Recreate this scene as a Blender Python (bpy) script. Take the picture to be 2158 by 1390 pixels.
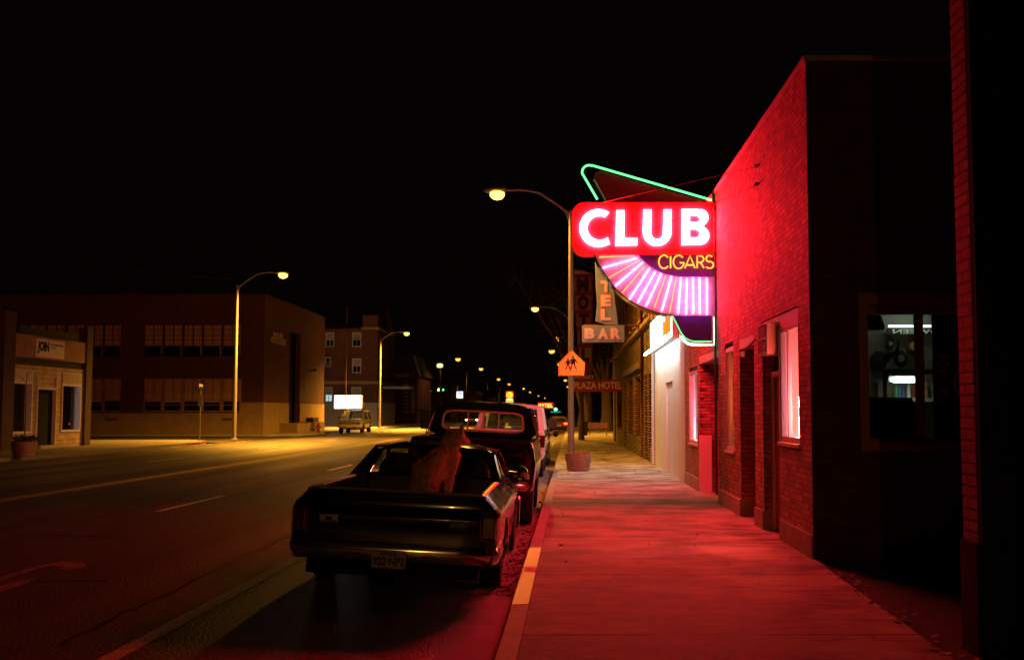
import bpy, bmesh, math, random
from mathutils import Vector, Matrix
random.seed(7)
R = math.radians
for o in list(bpy.data.objects): bpy.data.objects.remove(o)
S = bpy.context.scene
C = S.collection
# ------------------------------------------------------------------ camera, world, exposure
FPX, VPX, VPY, CH, SHX = 2340.0, 1196.0, 868.0, 1.8, 112.0
THETA = math.atan((VPY-695)/FPX)
PHI = 0.0
cd = bpy.data.cameras.new('camera'); cam = bpy.data.objects.new('camera', cd); C.objects.link(cam)
cd.sensor_width = 36; cd.lens = 36*FPX/2158; cd.clip_end = 3000; cd.clip_start = .1; cd.shift_x = -SHX/2158
cam.location = (0, 0, CH)
cam.rotation_euler = (R(90)+THETA, 0, PHI)
cd.dof.use_dof = True; cd.dof.focus_distance = 15.5; cd.dof.aperture_fstop = 3.2
S.camera = cam
W = bpy.data.worlds.new('World'); S.world = W; W.use_nodes = True
bg = W.node_tree.nodes['Background']
sky = W.node_tree.nodes.new('ShaderNodeTexSky'); sky.sky_type = 'NISHITA'; sky.sun_disc = False
sky.sun_elevation = R(-3); sky.sun_rotation = R(120); sky.altitude = 1900
mixw = W.node_tree.nodes.new('ShaderNodeMix'); mixw.data_type = 'RGBA'; mixw.inputs[0].default_value = 0.985
W.node_tree.links.new(sky.outputs[0], mixw.inputs[6]); mixw.inputs[7].default_value = (.022, .008, .009, 1)
W.node_tree.links.new(mixw.outputs[2], bg.inputs[0]); bg.inputs[1].default_value = 0.06
S.view_settings.view_transform = 'Standard'; S.view_settings.look = 'None'
S.view_settings.exposure = 0; S.view_settings.gamma = 1
S.cycles.use_denoising = True
S.cycles.max_bounces = 6; S.cycles.diffuse_bounces = 3; S.cycles.glossy_bounces = 3
S.cycles.transparent_max_bounces = 12; S.cycles.sample_clamp_indirect = 4; S.cycles.caustics_reflective = False
Rm = Matrix.Rotation(PHI, 3, 'Z') @ Matrix.Rotation(R(90)+THETA, 3, 'X')
def ray(px, py): return Rm @ Vector(((px-1079-SHX)/FPX, (695-py)/FPX, -1))
def at(px, py, Y): d = ray(px, py); return Vector((0, 0, CH)) + d*(Y/d.y)
def atx(px, py, X): d = ray(px, py); return Vector((0, 0, CH)) + d*(X/d.x)
# ------------------------------------------------------------------ materials
SAMPLED = {'club_letters', 'pink_tube', 'wash_helper_tube', 'fluoro', 'window_neon', 'light_box', 'reveal_helper_tube', 'sodium_lens'}
def mat(name, col, rough=.6, metal=0, bump=0, bscale=30, var=0, vscale=4, coat=0, emis=None, es=0, stretch=None, spec=.5, sheen=0):
    m = bpy.data.materials.new(name); m.use_nodes = True
    nt = m.node_tree; N = nt.nodes; L = nt.links; p = N['Principled BSDF']
    p.inputs['Base Color'].default_value = (*col, 1); p.inputs['Roughness'].default_value = rough
    p.inputs['Metallic'].default_value = metal; p.inputs['Coat Weight'].default_value = coat
    p.inputs['Coat Roughness'].default_value = .04; p.inputs['Specular IOR Level'].default_value = spec
    p.inputs['Sheen Weight'].default_value = sheen
    if emis: m.cycles.emission_sampling = 'NONE'; p.inputs['Emission Color'].default_value = (*emis, 1); p.inputs['Emission Strength'].default_value = es
    if bump or var:
        tc = N.new('ShaderNodeTexCoord'); mp = N.new('ShaderNodeMapping'); L.new(tc.outputs['Object'], mp.inputs[0])
        if stretch: mp.inputs['Scale'].default_value = stretch
    if var:
        n = N.new('ShaderNodeTexNoise'); n.inputs['Scale'].default_value = vscale; n.inputs['Detail'].default_value = 8
        n.inputs['Roughness'].default_value = .65
        L.new(mp.outputs[0], n.inputs['Vector'])
        cr = N.new('ShaderNodeValToRGB'); cr.color_ramp.elements[0].position = .3; cr.color_ramp.elements[1].position = .7
        cr.color_ramp.elements[0].color = (*[max(0, c*(1-var)) for c in col], 1)
        cr.color_ramp.elements[1].color = (*[min(1, c*(1+var)) for c in col], 1)
        L.new(n.outputs['Fac'], cr.inputs[0]); L.new(cr.outputs[0], p.inputs['Base Color'])
    if bump:
        n2 = N.new('ShaderNodeTexNoise'); n2.inputs['Scale'].default_value = bscale; n2.inputs['Detail'].default_value = 5
        L.new(mp.outputs[0], n2.inputs['Vector'])
        b = N.new('ShaderNodeBump'); b.inputs['Strength'].default_value = bump; b.inputs['Distance'].default_value = .02
        L.new(n2.outputs['Fac'], b.inputs['Height']); L.new(b.outputs[0], p.inputs['Normal'])
    return m
def uvnodes(nt):
    N = nt.nodes; L = nt.links
    tc = N.new('ShaderNodeTexCoord'); sx = N.new('ShaderNodeSeparateXYZ'); L.new(tc.outputs['Object'], sx.inputs[0])
    ge = N.new('ShaderNodeNewGeometry'); sn = N.new('ShaderNodeSeparateXYZ'); L.new(ge.outputs['True Normal'], sn.inputs[0])
    ab = N.new('ShaderNodeMath'); ab.operation = 'ABSOLUTE'; L.new(sn.outputs['Y'], ab.inputs[0])
    gt = N.new('ShaderNodeMath'); gt.operation = 'GREATER_THAN'; L.new(ab.outputs[0], gt.inputs[0]); gt.inputs[1].default_value = .6
    mx = N.new('ShaderNodeMix'); L.new(gt.outputs[0], mx.inputs[0]); L.new(sx.outputs['Y'], mx.inputs[2]); L.new(sx.outputs['X'], mx.inputs[3])
    cb = N.new('ShaderNodeCombineXYZ'); L.new(mx.outputs[0], cb.inputs[0]); L.new(sx.outputs['Z'], cb.inputs[1])
    return tc, cb
def brick(name, c1, c2, mortar, w=.21, h=.0677, ms=.006, rough=.8, bump=.7, off=.5, var=.35):
    m = bpy.data.materials.new(name); m.use_nodes = True
    nt = m.node_tree; N = nt.nodes; L = nt.links; p = N['Principled BSDF']
    tc, cb = uvnodes(nt)
    b = N.new('ShaderNodeTexBrick'); L.new(cb.outputs[0], b.inputs['Vector'])
    b.inputs['Color1'].default_value = (*c1, 1); b.inputs['Color2'].default_value = (*c2, 1); b.inputs['Mortar'].default_value = (*mortar, 1)
    b.inputs['Scale'].default_value = 1; b.inputs['Brick Width'].default_value = w; b.inputs['Row Height'].default_value = h
    b.inputs['Mortar Size'].default_value = ms; b.inputs['Mortar Smooth'].default_value = .2; b.inputs['Bias'].default_value = 0
    b.offset = off
    n = N.new('ShaderNodeTexNoise'); n.inputs['Scale'].default_value = 2.2; n.inputs['Detail'].default_value = 10; n.inputs['Roughness'].default_value = .7
    L.new(tc.outputs['Object'], n.inputs['Vector'])
    mr = N.new('ShaderNodeMapRange'); mr.inputs[1].default_value = .3; mr.inputs[2].default_value = .7
    mr.inputs[3].default_value = 1-var; mr.inputs[4].default_value = 1+var; L.new(n.outputs['Fac'], mr.inputs[0])
    mu = N.new('ShaderNodeMix'); mu.data_type = 'RGBA'; mu.blend_type = 'MULTIPLY'; mu.inputs[0].default_value = 1
    L.new(b.outputs['Color'], mu.inputs[6]); L.new(mr.outputs[0], mu.inputs[7]); L.new(mu.outputs[2], p.inputs['Base Color'])
    n3 = N.new('ShaderNodeTexNoise'); n3.inputs['Scale'].default_value = 60; n3.inputs['Detail'].default_value = 4; L.new(tc.outputs['Object'], n3.inputs['Vector'])
    ad = N.new('ShaderNodeMath'); ad.operation = 'MULTIPLY_ADD'; L.new(b.outputs['Fac'], ad.inputs[0]); ad.inputs[1].default_value = -1
    ml = N.new('ShaderNodeMath'); ml.operation = 'MULTIPLY'; L.new(n3.outputs['Fac'], ml.inputs[0]); ml.inputs[1].default_value = .5
    L.new(ml.outputs[0], ad.inputs[2])
    bp = N.new('ShaderNodeBump'); bp.inputs['Strength'].default_value = bump; bp.inputs['Distance'].default_value = .016
    L.new(ad.outputs[0], bp.inputs['Height']); L.new(bp.outputs[0], p.inputs['Normal'])
    p.inputs['Roughness'].default_value = rough
    return m
def emit(name, col, s):
    m = bpy.data.materials.new(name); m.use_nodes = True; m.cycles.emission_sampling = 'FRONT' if name in SAMPLED else 'NONE'; nt = m.node_tree; nt.nodes.remove(nt.nodes['Principled BSDF'])
    e = nt.nodes.new('ShaderNodeEmission'); e.inputs[0].default_value = (*col, 1); e.inputs[1].default_value = s
    nt.links.new(e.outputs[0], nt.nodes['Material Output'].inputs[0]); return m
def glass(name, tint=(1, 1, 1), ior=1.5, rough=.0):
    m = bpy.data.materials.new(name); m.use_nodes = True; nt = m.node_tree; nt.nodes.remove(nt.nodes['Principled BSDF'])
    N = nt.nodes; t = N.new('ShaderNodeBsdfTransparent'); t.inputs[0].default_value = (*tint, 1)
    g = N.new('ShaderNodeBsdfGlossy'); g.inputs['Roughness'].default_value = rough
    mx = N.new('ShaderNodeMixShader'); L = nt.links; ge = N.new('ShaderNodeNewGeometry'); dp = N.new('ShaderNodeVectorMath'); dp.operation = 'DOT_PRODUCT'
    L.new(ge.outputs['Incoming'], dp.inputs[0]); L.new(ge.outputs['Normal'], dp.inputs[1])
    def mth(op, a, b=None):
        n = N.new('ShaderNodeMath'); n.operation = op
        if hasattr(a, 'links'): L.new(a, n.inputs[0])
        else: n.inputs[0].default_value = a
        if b is not None:
            if hasattr(b, 'links'): L.new(b, n.inputs[1])
            else: n.inputs[1].default_value = b
        return n.outputs[0]
    f = mth('ADD', mth('MULTIPLY', mth('POWER', mth('SUBTRACT', 1.0, mth('ABSOLUTE', dp.outputs['Value'])), 5.0), .92), .05)
    nt.links.new(f, mx.inputs[0]); nt.links.new(t.outputs[0], mx.inputs[1]); nt.links.new(g.outputs[0], mx.inputs[2])
    nt.links.new(mx.outputs[0], N['Material Output'].inputs[0]); return m
MT = {}
MT['red_brick'] = brick('red_brick', (.52, .23, .16), (.24, .095, .07), (.13, .09, .07), bump=1.2, ms=.007)
MT['yellow_brick'] = brick('yellow_brick', (.55, .42, .20), (.30, .21, .10), (.05, .035, .02), bump=1.5, ms=.02, h=.09, w=.26)
MT['school_brick'] = brick('school_brick', (.16, .055, .04), (.12, .04, .03), (.13, .07, .05), bump=.5)
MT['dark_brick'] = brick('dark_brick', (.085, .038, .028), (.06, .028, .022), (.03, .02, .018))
MT['near_brick'] = brick('near_brick', (.34, .15, .07), (.24, .10, .05), (.02, .012, .01), w=.30, h=.080, ms=.010, bump=1.2)
MT['plaster'] = mat('plaster', (.72, .68, .60), .85, bump=.25, bscale=14, var=.08, vscale=1.5)
MT['beige_base'] = mat('beige_base', (.48, .34, .18), .85, bump=.2, var=.18, vscale=1.2)
MT['concrete'] = mat('concrete', (.40, .37, .33), .75, bump=.2, bscale=60, var=.2, vscale=1.3)
MT['cement_base'] = mat('cement_base', (.36, .31, .26), .8, bump=.3, bscale=25, var=.2, vscale=3)
MT['cream_paint'] = mat('cream_paint', (.62, .56, .46), .5, var=.12, vscale=6)
MT['white_paint'] = mat('white_paint', (.75, .74, .72), .45)
MT['black'] = mat('black', (.008, .008, .009), .9, spec=.2)
MT['dark'] = mat('dark', (.03, .025, .022), .7)
MT['room_dark'] = mat('room_dark', (.05, .04, .035), .9)
MT['steel'] = mat('steel', (.55, .53, .50), .35, metal=.9, var=.1, vscale=3)
MT['galv'] = mat('galvanised', (.24, .22, .20), .5, metal=.3, bump=.1, bscale=20, var=.15, vscale=2)
MT['chrome'] = mat('chrome', (.75, .75, .75), .10, metal=1)
MT['tyre'] = mat('tyre', (.016, .015, .015), .8, bump=.3, bscale=50)
MT['rust'] = mat('rusty_iron', (.16, .05, .03), .7, var=.3)
MT['glass'] = glass('window_glass', (.9, .92, .9))
MT['car_glass'] = glass('car_glass', (.62, .66, .64))
MT['dark_glass'] = mat('dark_glass', (.01, .01, .012), .06, spec=.6)
MT['wood'] = mat('barrel_wood', (.30, .15, .08), .7, bump=.4, bscale=16, var=.45, vscale=5, stretch=(6, 6, .8))
MT['door_wood'] = mat('door_wood', (.28, .11, .06), .45, bump=.2, bscale=8, var=.55, vscale=2.4, stretch=(3, 3, .9))
MT['curtain'] = mat('curtain', (.85, .48, .28), .9, var=.5, vscale=3, stretch=(9, 9, .15))
MT['gold'] = mat('gold_letters', (.95, .85, .45), .5)
MT['bark'] = mat('bark', (.13, .085, .06), .9, bump=1, bscale=8, var=.4, vscale=3, stretch=(3, 3, .7))
MT['leaf'] = mat('leaf', (.05, .03, .015), .8, var=.5, vscale=.7)
# ------------------------------------------------------------------ mesh helpers
def BM(): return bmesh.new()
def face(bm, pts):
    try: return bm.faces.new([bm.verts.new(p) for p in pts])
    except ValueError: return None
def box(bm, x0, x1, y0, y1, z0, z1):
    v = [bm.verts.new(p) for p in ((x0,y0,z0),(x1,y0,z0),(x1,y1,z0),(x0,y1,z0),(x0,y0,z1),(x1,y0,z1),(x1,y1,z1),(x0,y1,z1))]
    for f in ((3,2,1,0),(4,5,6,7),(0,1,5,4),(1,2,6,5),(2,3,7,6),(3,0,4,7)): bm.faces.new([v[i] for i in f])
def tube(bm, pts, r, n=8, caps=True):
    pts = [Vector(p) for p in pts]; rings = []
    rs = r if isinstance(r, (list, tuple)) else [r]*len(pts)
    prev = None
    for i, p in enumerate(pts):
        d = (pts[min(i+1, len(pts)-1)] - pts[max(i-1, 0)]).normalized()
        if prev is None: a = d.orthogonal().normalized()
        else: a = (prev - d*prev.dot(d)); a = a.normalized() if a.length > 1e-5 else d.orthogonal().normalized()
        prev = a; b = d.cross(a)
        rings.append([bm.verts.new(p + (a*math.cos(2*math.pi*k/n) + b*math.sin(2*math.pi*k/n))*rs[i]) for k in range(n)])
    for i in range(len(rings)-1):
        for k in range(n): bm.faces.new((rings[i][k], rings[i][(k+1) % n], rings[i+1][(k+1) % n], rings[i+1][k]))
    if caps: bm.faces.new(rings[0][::-1]); bm.faces.new(rings[-1])
def lathe(bm, prof, c=(0,0,0), n=24, axis='z'):
    c = Vector(c); rings = []
    for r, h in prof:
        ring = []
        for k in range(n):
            a = 2*math.pi*k/n; p = (r*math.cos(a), r*math.sin(a), h)
            if axis == 'x': p = (h, r*math.cos(a), r*math.sin(a))
            if axis == 'y': p = (r*math.cos(a), h, r*math.sin(a))
            ring.append(bm.verts.new(c + Vector(p)))
        rings.append(ring)
    for i in range(len(rings)-1):
        for k in range(n): bm.faces.new((rings[i][k], rings[i][(k+1) % n], rings[i+1][(k+1) % n], rings[i+1][k]))
    for rg, pr in ((rings[0], prof[0]), (rings[-1], prof[-1])):
        if pr[0] > 1e-4: bm.faces.new(rg)
def prism(bm, poly, y0, y1, holes=()):
    """poly: (x,z) points, extruded along Y from y0 (front) to y1."""
    n = len(poly)
    a = [bm.verts.new((x, y0, z)) for x, z in poly]; b = [bm.verts.new((x, y1, z)) for x, z in poly]
    bm.faces.new(a); bm.faces.new(b[::-1])
    for i in range(n): bm.faces.new((a[i], b[i], b[(i+1) % n], a[(i+1) % n]))
def grid(bm, rows, close=False):
    vs = [[bm.verts.new(p) for p in r] for r in rows]
    for i in range(len(vs)-1):
        m = len(vs[i])
        for k in range(m if close else m-1):
            try: bm.faces.new((vs[i][k], vs[i][(k+1) % m], vs[i+1][(k+1) % m], vs[i+1][k]))
            except ValueError: pass
    return vs
def wall(bm, plane, c, u0, u1, z0, z1, t, holes=()):
    """slab: plane 'x' -> at x=c spanning Y u0..u1, thickness t along +x; plane 'y' -> at y=c spanning X. holes: (u0,u1,z0,z1)"""
    us = sorted({u0, u1, *[h[0] for h in holes], *[h[1] for h in holes]}); us = [u for u in us if u0 <= u <= u1]
    zs = sorted({z0, z1, *[h[2] for h in holes], *[h[3] for h in holes]}); zs = [z for z in zs if z0 <= z <= z1]
    P = (lambda u, d, z: (c+d, u, z)) if plane == 'x' else (lambda u, d, z: (u, c+d, z))
    def solid(i, j):
        if i < 0 or j < 0 or i >= len(us)-1 or j >= len(zs)-1: return False
        um = (us[i]+us[i+1])/2; zm = (zs[j]+zs[j+1])/2
        return not any(h[0] < um < h[1] and h[2] < zm < h[3] for h in holes)
    for i in range(len(us)-1):
        for j in range(len(zs)-1):
            if not solid(i, j): continue
            a, b, p, q = us[i], us[i+1], zs[j], zs[j+1]
            for d in (0, t): face(bm, [P(a,d,p), P(b,d,p), P(b,d,q), P(a,d,q)])
            if not solid(i-1, j): face(bm, [P(a,0,p), P(a,t,p), P(a,t,q), P(a,0,q)])
            if not solid(i+1, j): face(bm, [P(b,0,p), P(b,t,p), P(b,t,q), P(b,0,q)])
            if not solid(i, j-1): face(bm, [P(a,0,p), P(a,t,p), P(b,t,p), P(b,0,p)])
            if not solid(i, j+1): face(bm, [P(a,0,q), P(a,t,q), P(b,t,q), P(b,0,q)])
WORLD = set()
def obj(name, bm, m, parent=None, smooth=False, bevel=0, solid=0, subsurf=0, merge=False):
    if merge: bmesh.ops.remove_doubles(bm, verts=bm.verts, dist=1e-4)
    bmesh.ops.recalc_face_normals(bm, faces=bm.faces)
    me = bpy.data.meshes.new(name); bm.to_mesh(me); bm.free()
    me.materials.append(MT[m] if isinstance(m, str) else m)
    o = bpy.data.objects.new(name, me); C.objects.link(o)
    if smooth:
        for p in me.polygons: p.use_smooth = True
        try: me.set_sharp_from_angle(angle=R(38))
        except Exception: pass
    if solid: md = o.modifiers.new('s', 'SOLIDIFY'); md.thickness = solid; md.offset = 0
    if bevel: md = o.modifiers.new('b', 'BEVEL'); md.width = bevel; md.segments = 2; md.limit_method = 'ANGLE'
    if subsurf: md = o.modifiers.new('u', 'SUBSURF'); md.levels = subsurf; md.render_levels = subsurf
    if parent:
        o.parent = parent
        r = parent
        while r.parent: r = r.parent
        if parent.name in WORLD: o.location = -Vector(parent.location)
    return o
def each(name, boxes, m, parent, bev=0):
    for b in boxes: bm = BM(); box(bm, *b); obj(name, bm, m, parent, bevel=bev)
def thing(name, label, cat, loc=(0,0,0), group=None, world=True, rot=None):
    o = bpy.data.objects.new(name, None); C.objects.link(o); o.location = loc; o.empty_display_size = .3
    if rot: o.rotation_euler = rot
    o['label'] = label; o['category'] = cat
    if group: o['group'] = group
    if world: WORLD.add(o.name)
    return o
def tag(o, label, cat, group=None):
    o['label'] = label; o['category'] = cat
    if group: o['group'] = group
    return o
def struct(name, bm, m, **k):
    p = k.pop('parent', None); o = obj(name, bm, m, p, **k)
    if not p: o['kind'] = 'structure'
    return o
def copy_tree(o, parent=None):
    c = o.copy(); C.objects.link(c); c.parent = parent
    for ch in [x for x in bpy.data.objects if x.parent == o]: copy_tree(ch, c)
    return c
def text_bm(s, size=1, bold=0, extrude=0, align='LEFT', spacing=1):
    cu = bpy.data.curves.new('t', 'FONT'); cu.body = s; cu.size = size; cu.offset = bold; cu.extrude = extrude
    cu.align_x = align; cu.space_character = spacing; cu.resolution_u = 3
    o = bpy.data.objects.new('t', cu); C.objects.link(o)
    bpy.context.view_layer.update()
    me = bpy.data.meshes.new_from_object(o.evaluated_get(bpy.context.evaluated_depsgraph_get()))
    bpy.data.objects.remove(o); bpy.data.curves.remove(cu)
    bm = BM(); bm.from_mesh(me); bpy.data.meshes.remove(me); return bm
def text_fit(s, x0, x1, z0, z1, y, thick=.02, bold=.0, mirror=False):
    """upright text in the XZ plane facing -Y, stretched to the box"""
    bm = text_bm(s, 1, bold, .5)
    xs = [v.co.x for v in bm.verts]; ys = [v.co.y for v in bm.verts]
    a, b, c, d = min(xs), max(xs), min(ys), max(ys)
    for v in bm.verts:
        u = (v.co.x-a)/(b-a); w = (v.co.y-c)/(d-c)
        if mirror: u = 1-u
        v.co = Vector((x0+u*(x1-x0), y - (v.co.z)*thick, z0+w*(z1-z0)))
    return bm
def light(name, kind, loc, col, power, size=.1, parent=None, spot=None, rot=None, blend=.5):
    l = bpy.data.lights.new(name, kind); l.color = col; l.energy = power
    if kind in ('POINT', 'SPOT'): l.shadow_soft_size = size
    if kind == 'SPOT': l.spot_size = spot or R(160); l.spot_blend = blend
    if kind == 'AREA': l.size = size
    o = bpy.data.objects.new(name, l); C.objects.link(o); o.location = loc
    if rot: o.rotation_euler = rot
    if parent:
        o.parent = parent
        if parent.name in WORLD: o.location = Vector(loc) - Vector(parent.location)
    return o
# ------------------------------------------------------------------ road and pavements
def sh(Y): return .006*(Y-11)
KR, KL, RC = -.47, -18.95, -9.8
def rz(x, Y):
    u = x - sh(Y)
    if u > RC: return .28*(1-((u-RC)/(KR-RC))**2)
    return .14+.14*(1-((u-RC)/(KL-RC))**2)
def asphalt():
    m = bpy.data.materials.new('asphalt'); m.use_nodes = True; nt = m.node_tree; N = nt.nodes; L = nt.links; p = N['Principled BSDF']
    tc = N.new('ShaderNodeTexCoord')
    v = N.new('ShaderNodeTexVoronoi'); v.inputs['Scale'].default_value = 55; L.new(tc.outputs['Object'], v.inputs['Vector'])
    n = N.new('ShaderNodeTexNoise'); n.inputs['Scale'].default_value = 35; n.inputs['Detail'].default_value = 6; L.new(tc.outputs['Object'], n.inputs['Vector'])
    mp = N.new('ShaderNodeMapping'); mp.inputs['Scale'].default_value = (.9, .035, 1); L.new(tc.outputs['Object'], mp.inputs[0])
    n2 = N.new('ShaderNodeTexNoise'); n2.inputs['Scale'].default_value = 1.0; n2.inputs['Detail'].default_value = 5; L.new(mp.outputs[0], n2.inputs['Vector'])
    cr = N.new('ShaderNodeValToRGB'); e = cr.color_ramp.elements; e[0].position = .35; e[1].position = .68
    e[0].color = (.045, .040, .034, 1); e[1].color = (.13, .115, .095, 1); L.new(n2.outputs['Fac'], cr.inputs[0])
    sp = N.new('ShaderNodeMapRange'); sp.inputs[1].default_value = .35; sp.inputs[2].default_value = .7; sp.inputs[3].default_value = .55; sp.inputs[4].default_value = 1.5
    L.new(n.outputs['Fac'], sp.inputs[0])
    mu = N.new('ShaderNodeMix'); mu.data_type = 'RGBA'; mu.blend_type = 'MULTIPLY'; mu.inputs[0].default_value = 1
    L.new(cr.outputs[0], mu.inputs[6]); L.new(sp.outputs[0], mu.inputs[7]); L.new(mu.outputs[2], p.inputs['Base Color'])
    rr = N.new('ShaderNodeMapRange'); rr.inputs[1].default_value = .35; rr.inputs[2].default_value = .65; rr.inputs[3].default_value = .52; rr.inputs[4].default_value = .37
    L.new(n2.outputs['Fac'], rr.inputs[0]); L.new(rr.outputs[0], p.inputs['Roughness'])
    b = N.new('ShaderNodeBump'); b.inputs['Strength'].default_value = .75; b.inputs['Distance'].default_value = .012
    ad = N.new('ShaderNodeMath'); ad.operation = 'ADD'; L.new(v.outputs['Distance'], ad.inputs[0]); L.new(n.outputs['Fac'], ad.inputs[1])
    L.new(ad.outputs[0], b.inputs['Height']); L.new(b.outputs[0], p.inputs['Normal'])
    return m
MT['asphalt'] = asphalt()
MT['line_white'] = mat('line_white', (.72, .66, .52), .42, bump=.5, bscale=40, var=.35, vscale=14)
MT['line_yellow'] = mat('line_yellow', (.62, .40, .07), .6, bump=.5, bscale=40, var=.3, vscale=10)
YS = [-12, -4, 0, 3, 6, 9, 12, 15, 20, 26, 34, 44, 56, 70, 90, 120, 160, 220, 320, 480, 700]
bm = BM(); rows = []
for Y in YS: rows.append([(KL+sh(Y)+(KR-KL)*k/28, Y, rz(KL+sh(Y)+(KR-KL)*k/28, Y)) for k in range(29)])
grid(bm, rows); road = struct('road', bm, 'asphalt', smooth=True)
bm = BM(); box(bm, -900, 900, -60, 1500, -.6, -.35); struct('ground', bm, mat('earth', (.05, .04, .03), .95, var=.3, vscale=.3))
def strip(bm, u0, u1, ya, yb, dz=.005):
    n = max(1, int((yb-ya)/3)); rows = []
    for i in range(n+1):
        Y = ya+(yb-ya)*i/n; rows.append([(u0+sh(Y)+(u1-u0)*k/2, Y, rz(u0+sh(Y)+(u1-u0)*k/2, Y)+dz) for k in range(3)])
    grid(bm, rows)
bm = BM(); strip(bm, -3.13, -3.0, -5, 60); struct('parking_line', bm, 'line_white', parent=road)
bm = BM()
for k in range(-1, 16):
    ya = 17.6+12.2*k; strip(bm, -6.5, -6.38, ya, ya+3.3)
    strip(bm, -13.1, -12.98, ya+4.6, ya+7.9)
struct('lane_dashes', bm, 'line_white', parent=road)
bm = BM(); strip(bm, -9.93, -9.83, -5, 64); strip(bm, -9.72, -9.62, -5, 64); strip(bm, -9.93, -9.83, 80, 400); strip(bm, -9.72, -9.62, 80, 400)
struct('centre_lines', bm, 'line_yellow', parent=road)
bm = BM()   # turn arrow and bar in the near lane
def rp(px, py):
    z = .2
    for _ in range(4):
        d = ray(px, py); t = (z-CH)/d.z; p = Vector((0, 0, CH))+d*t; z = rz(p.x, p.y)
    return (p.x, p.y, rz(p.x, p.y)+.006)
a = [(-40,1229),(30,1208),(80,1192),(125,1184),(165,1182),(183,1188),(176,1196),(150,1201),(125,1200),(135,1194),(112,1192),(85,1197),(40,1212),(-40,1236)]
face(bm, [rp(*p) for p in a]); face(bm, [rp(*p) for p in ((-40,1248),(40,1222),(80,1221),(60,1228),(-40,1262))])
struct('turn_arrow', bm, mat('worn_paint', (.2, .17, .145), .7, var=.5, vscale=8), parent=road)
MT['tar'] = mat('tar_seam', (.012, .011, .010), .35)
def crack(bm, pts, w, zf, seed):
    r = random.Random(seed); rows = []
    for (x0, y0), (x1, y1) in zip(pts, pts[1:]):
        n = max(3, int(math.hypot(x1-x0, y1-y0)/.18))
        for i in range(n):
            t = i/n; x = x0+(x1-x0)*t+r.gauss(0, .02); y = y0+(y1-y0)*t+r.gauss(0, .02); ww = w*r.uniform(.5, 1.3)
            d = Vector((-(y1-y0), x1-x0)).normalized()*ww; rows.append([(x-d.x, y-d.y, zf(x-d.x, y-d.y)), (x+d.x, y+d.y, zf(x+d.x, y+d.y))])
    grid(bm, rows)
bm = BM(); zr_ = lambda x, y: rz(x, y)+.004
for i, p in enumerate((((-6.9, 6), (-6.8, 14), (-7.0, 25), (-6.85, 60)), ((-3.6, 8), (-3.7, 20), (-3.65, 50)), ((-12.9, 14), (-8.5, 14.6), (-5.2, 14.1)), ((-9.0, 21.5), (-5.5, 21.9), (-3.3, 21.6)), ((-13.4, 16), (-13.2, 34), (-13.3, 60)), ((-16, 31), (-11, 30.4), (-7, 31)), ((-5.9, 9), (-5.1, 10.6), (-4.2, 10.9)))): crack(bm, p, .02, zr_, i)
struct('tar_seams', bm, 'tar', parent=road)
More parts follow.
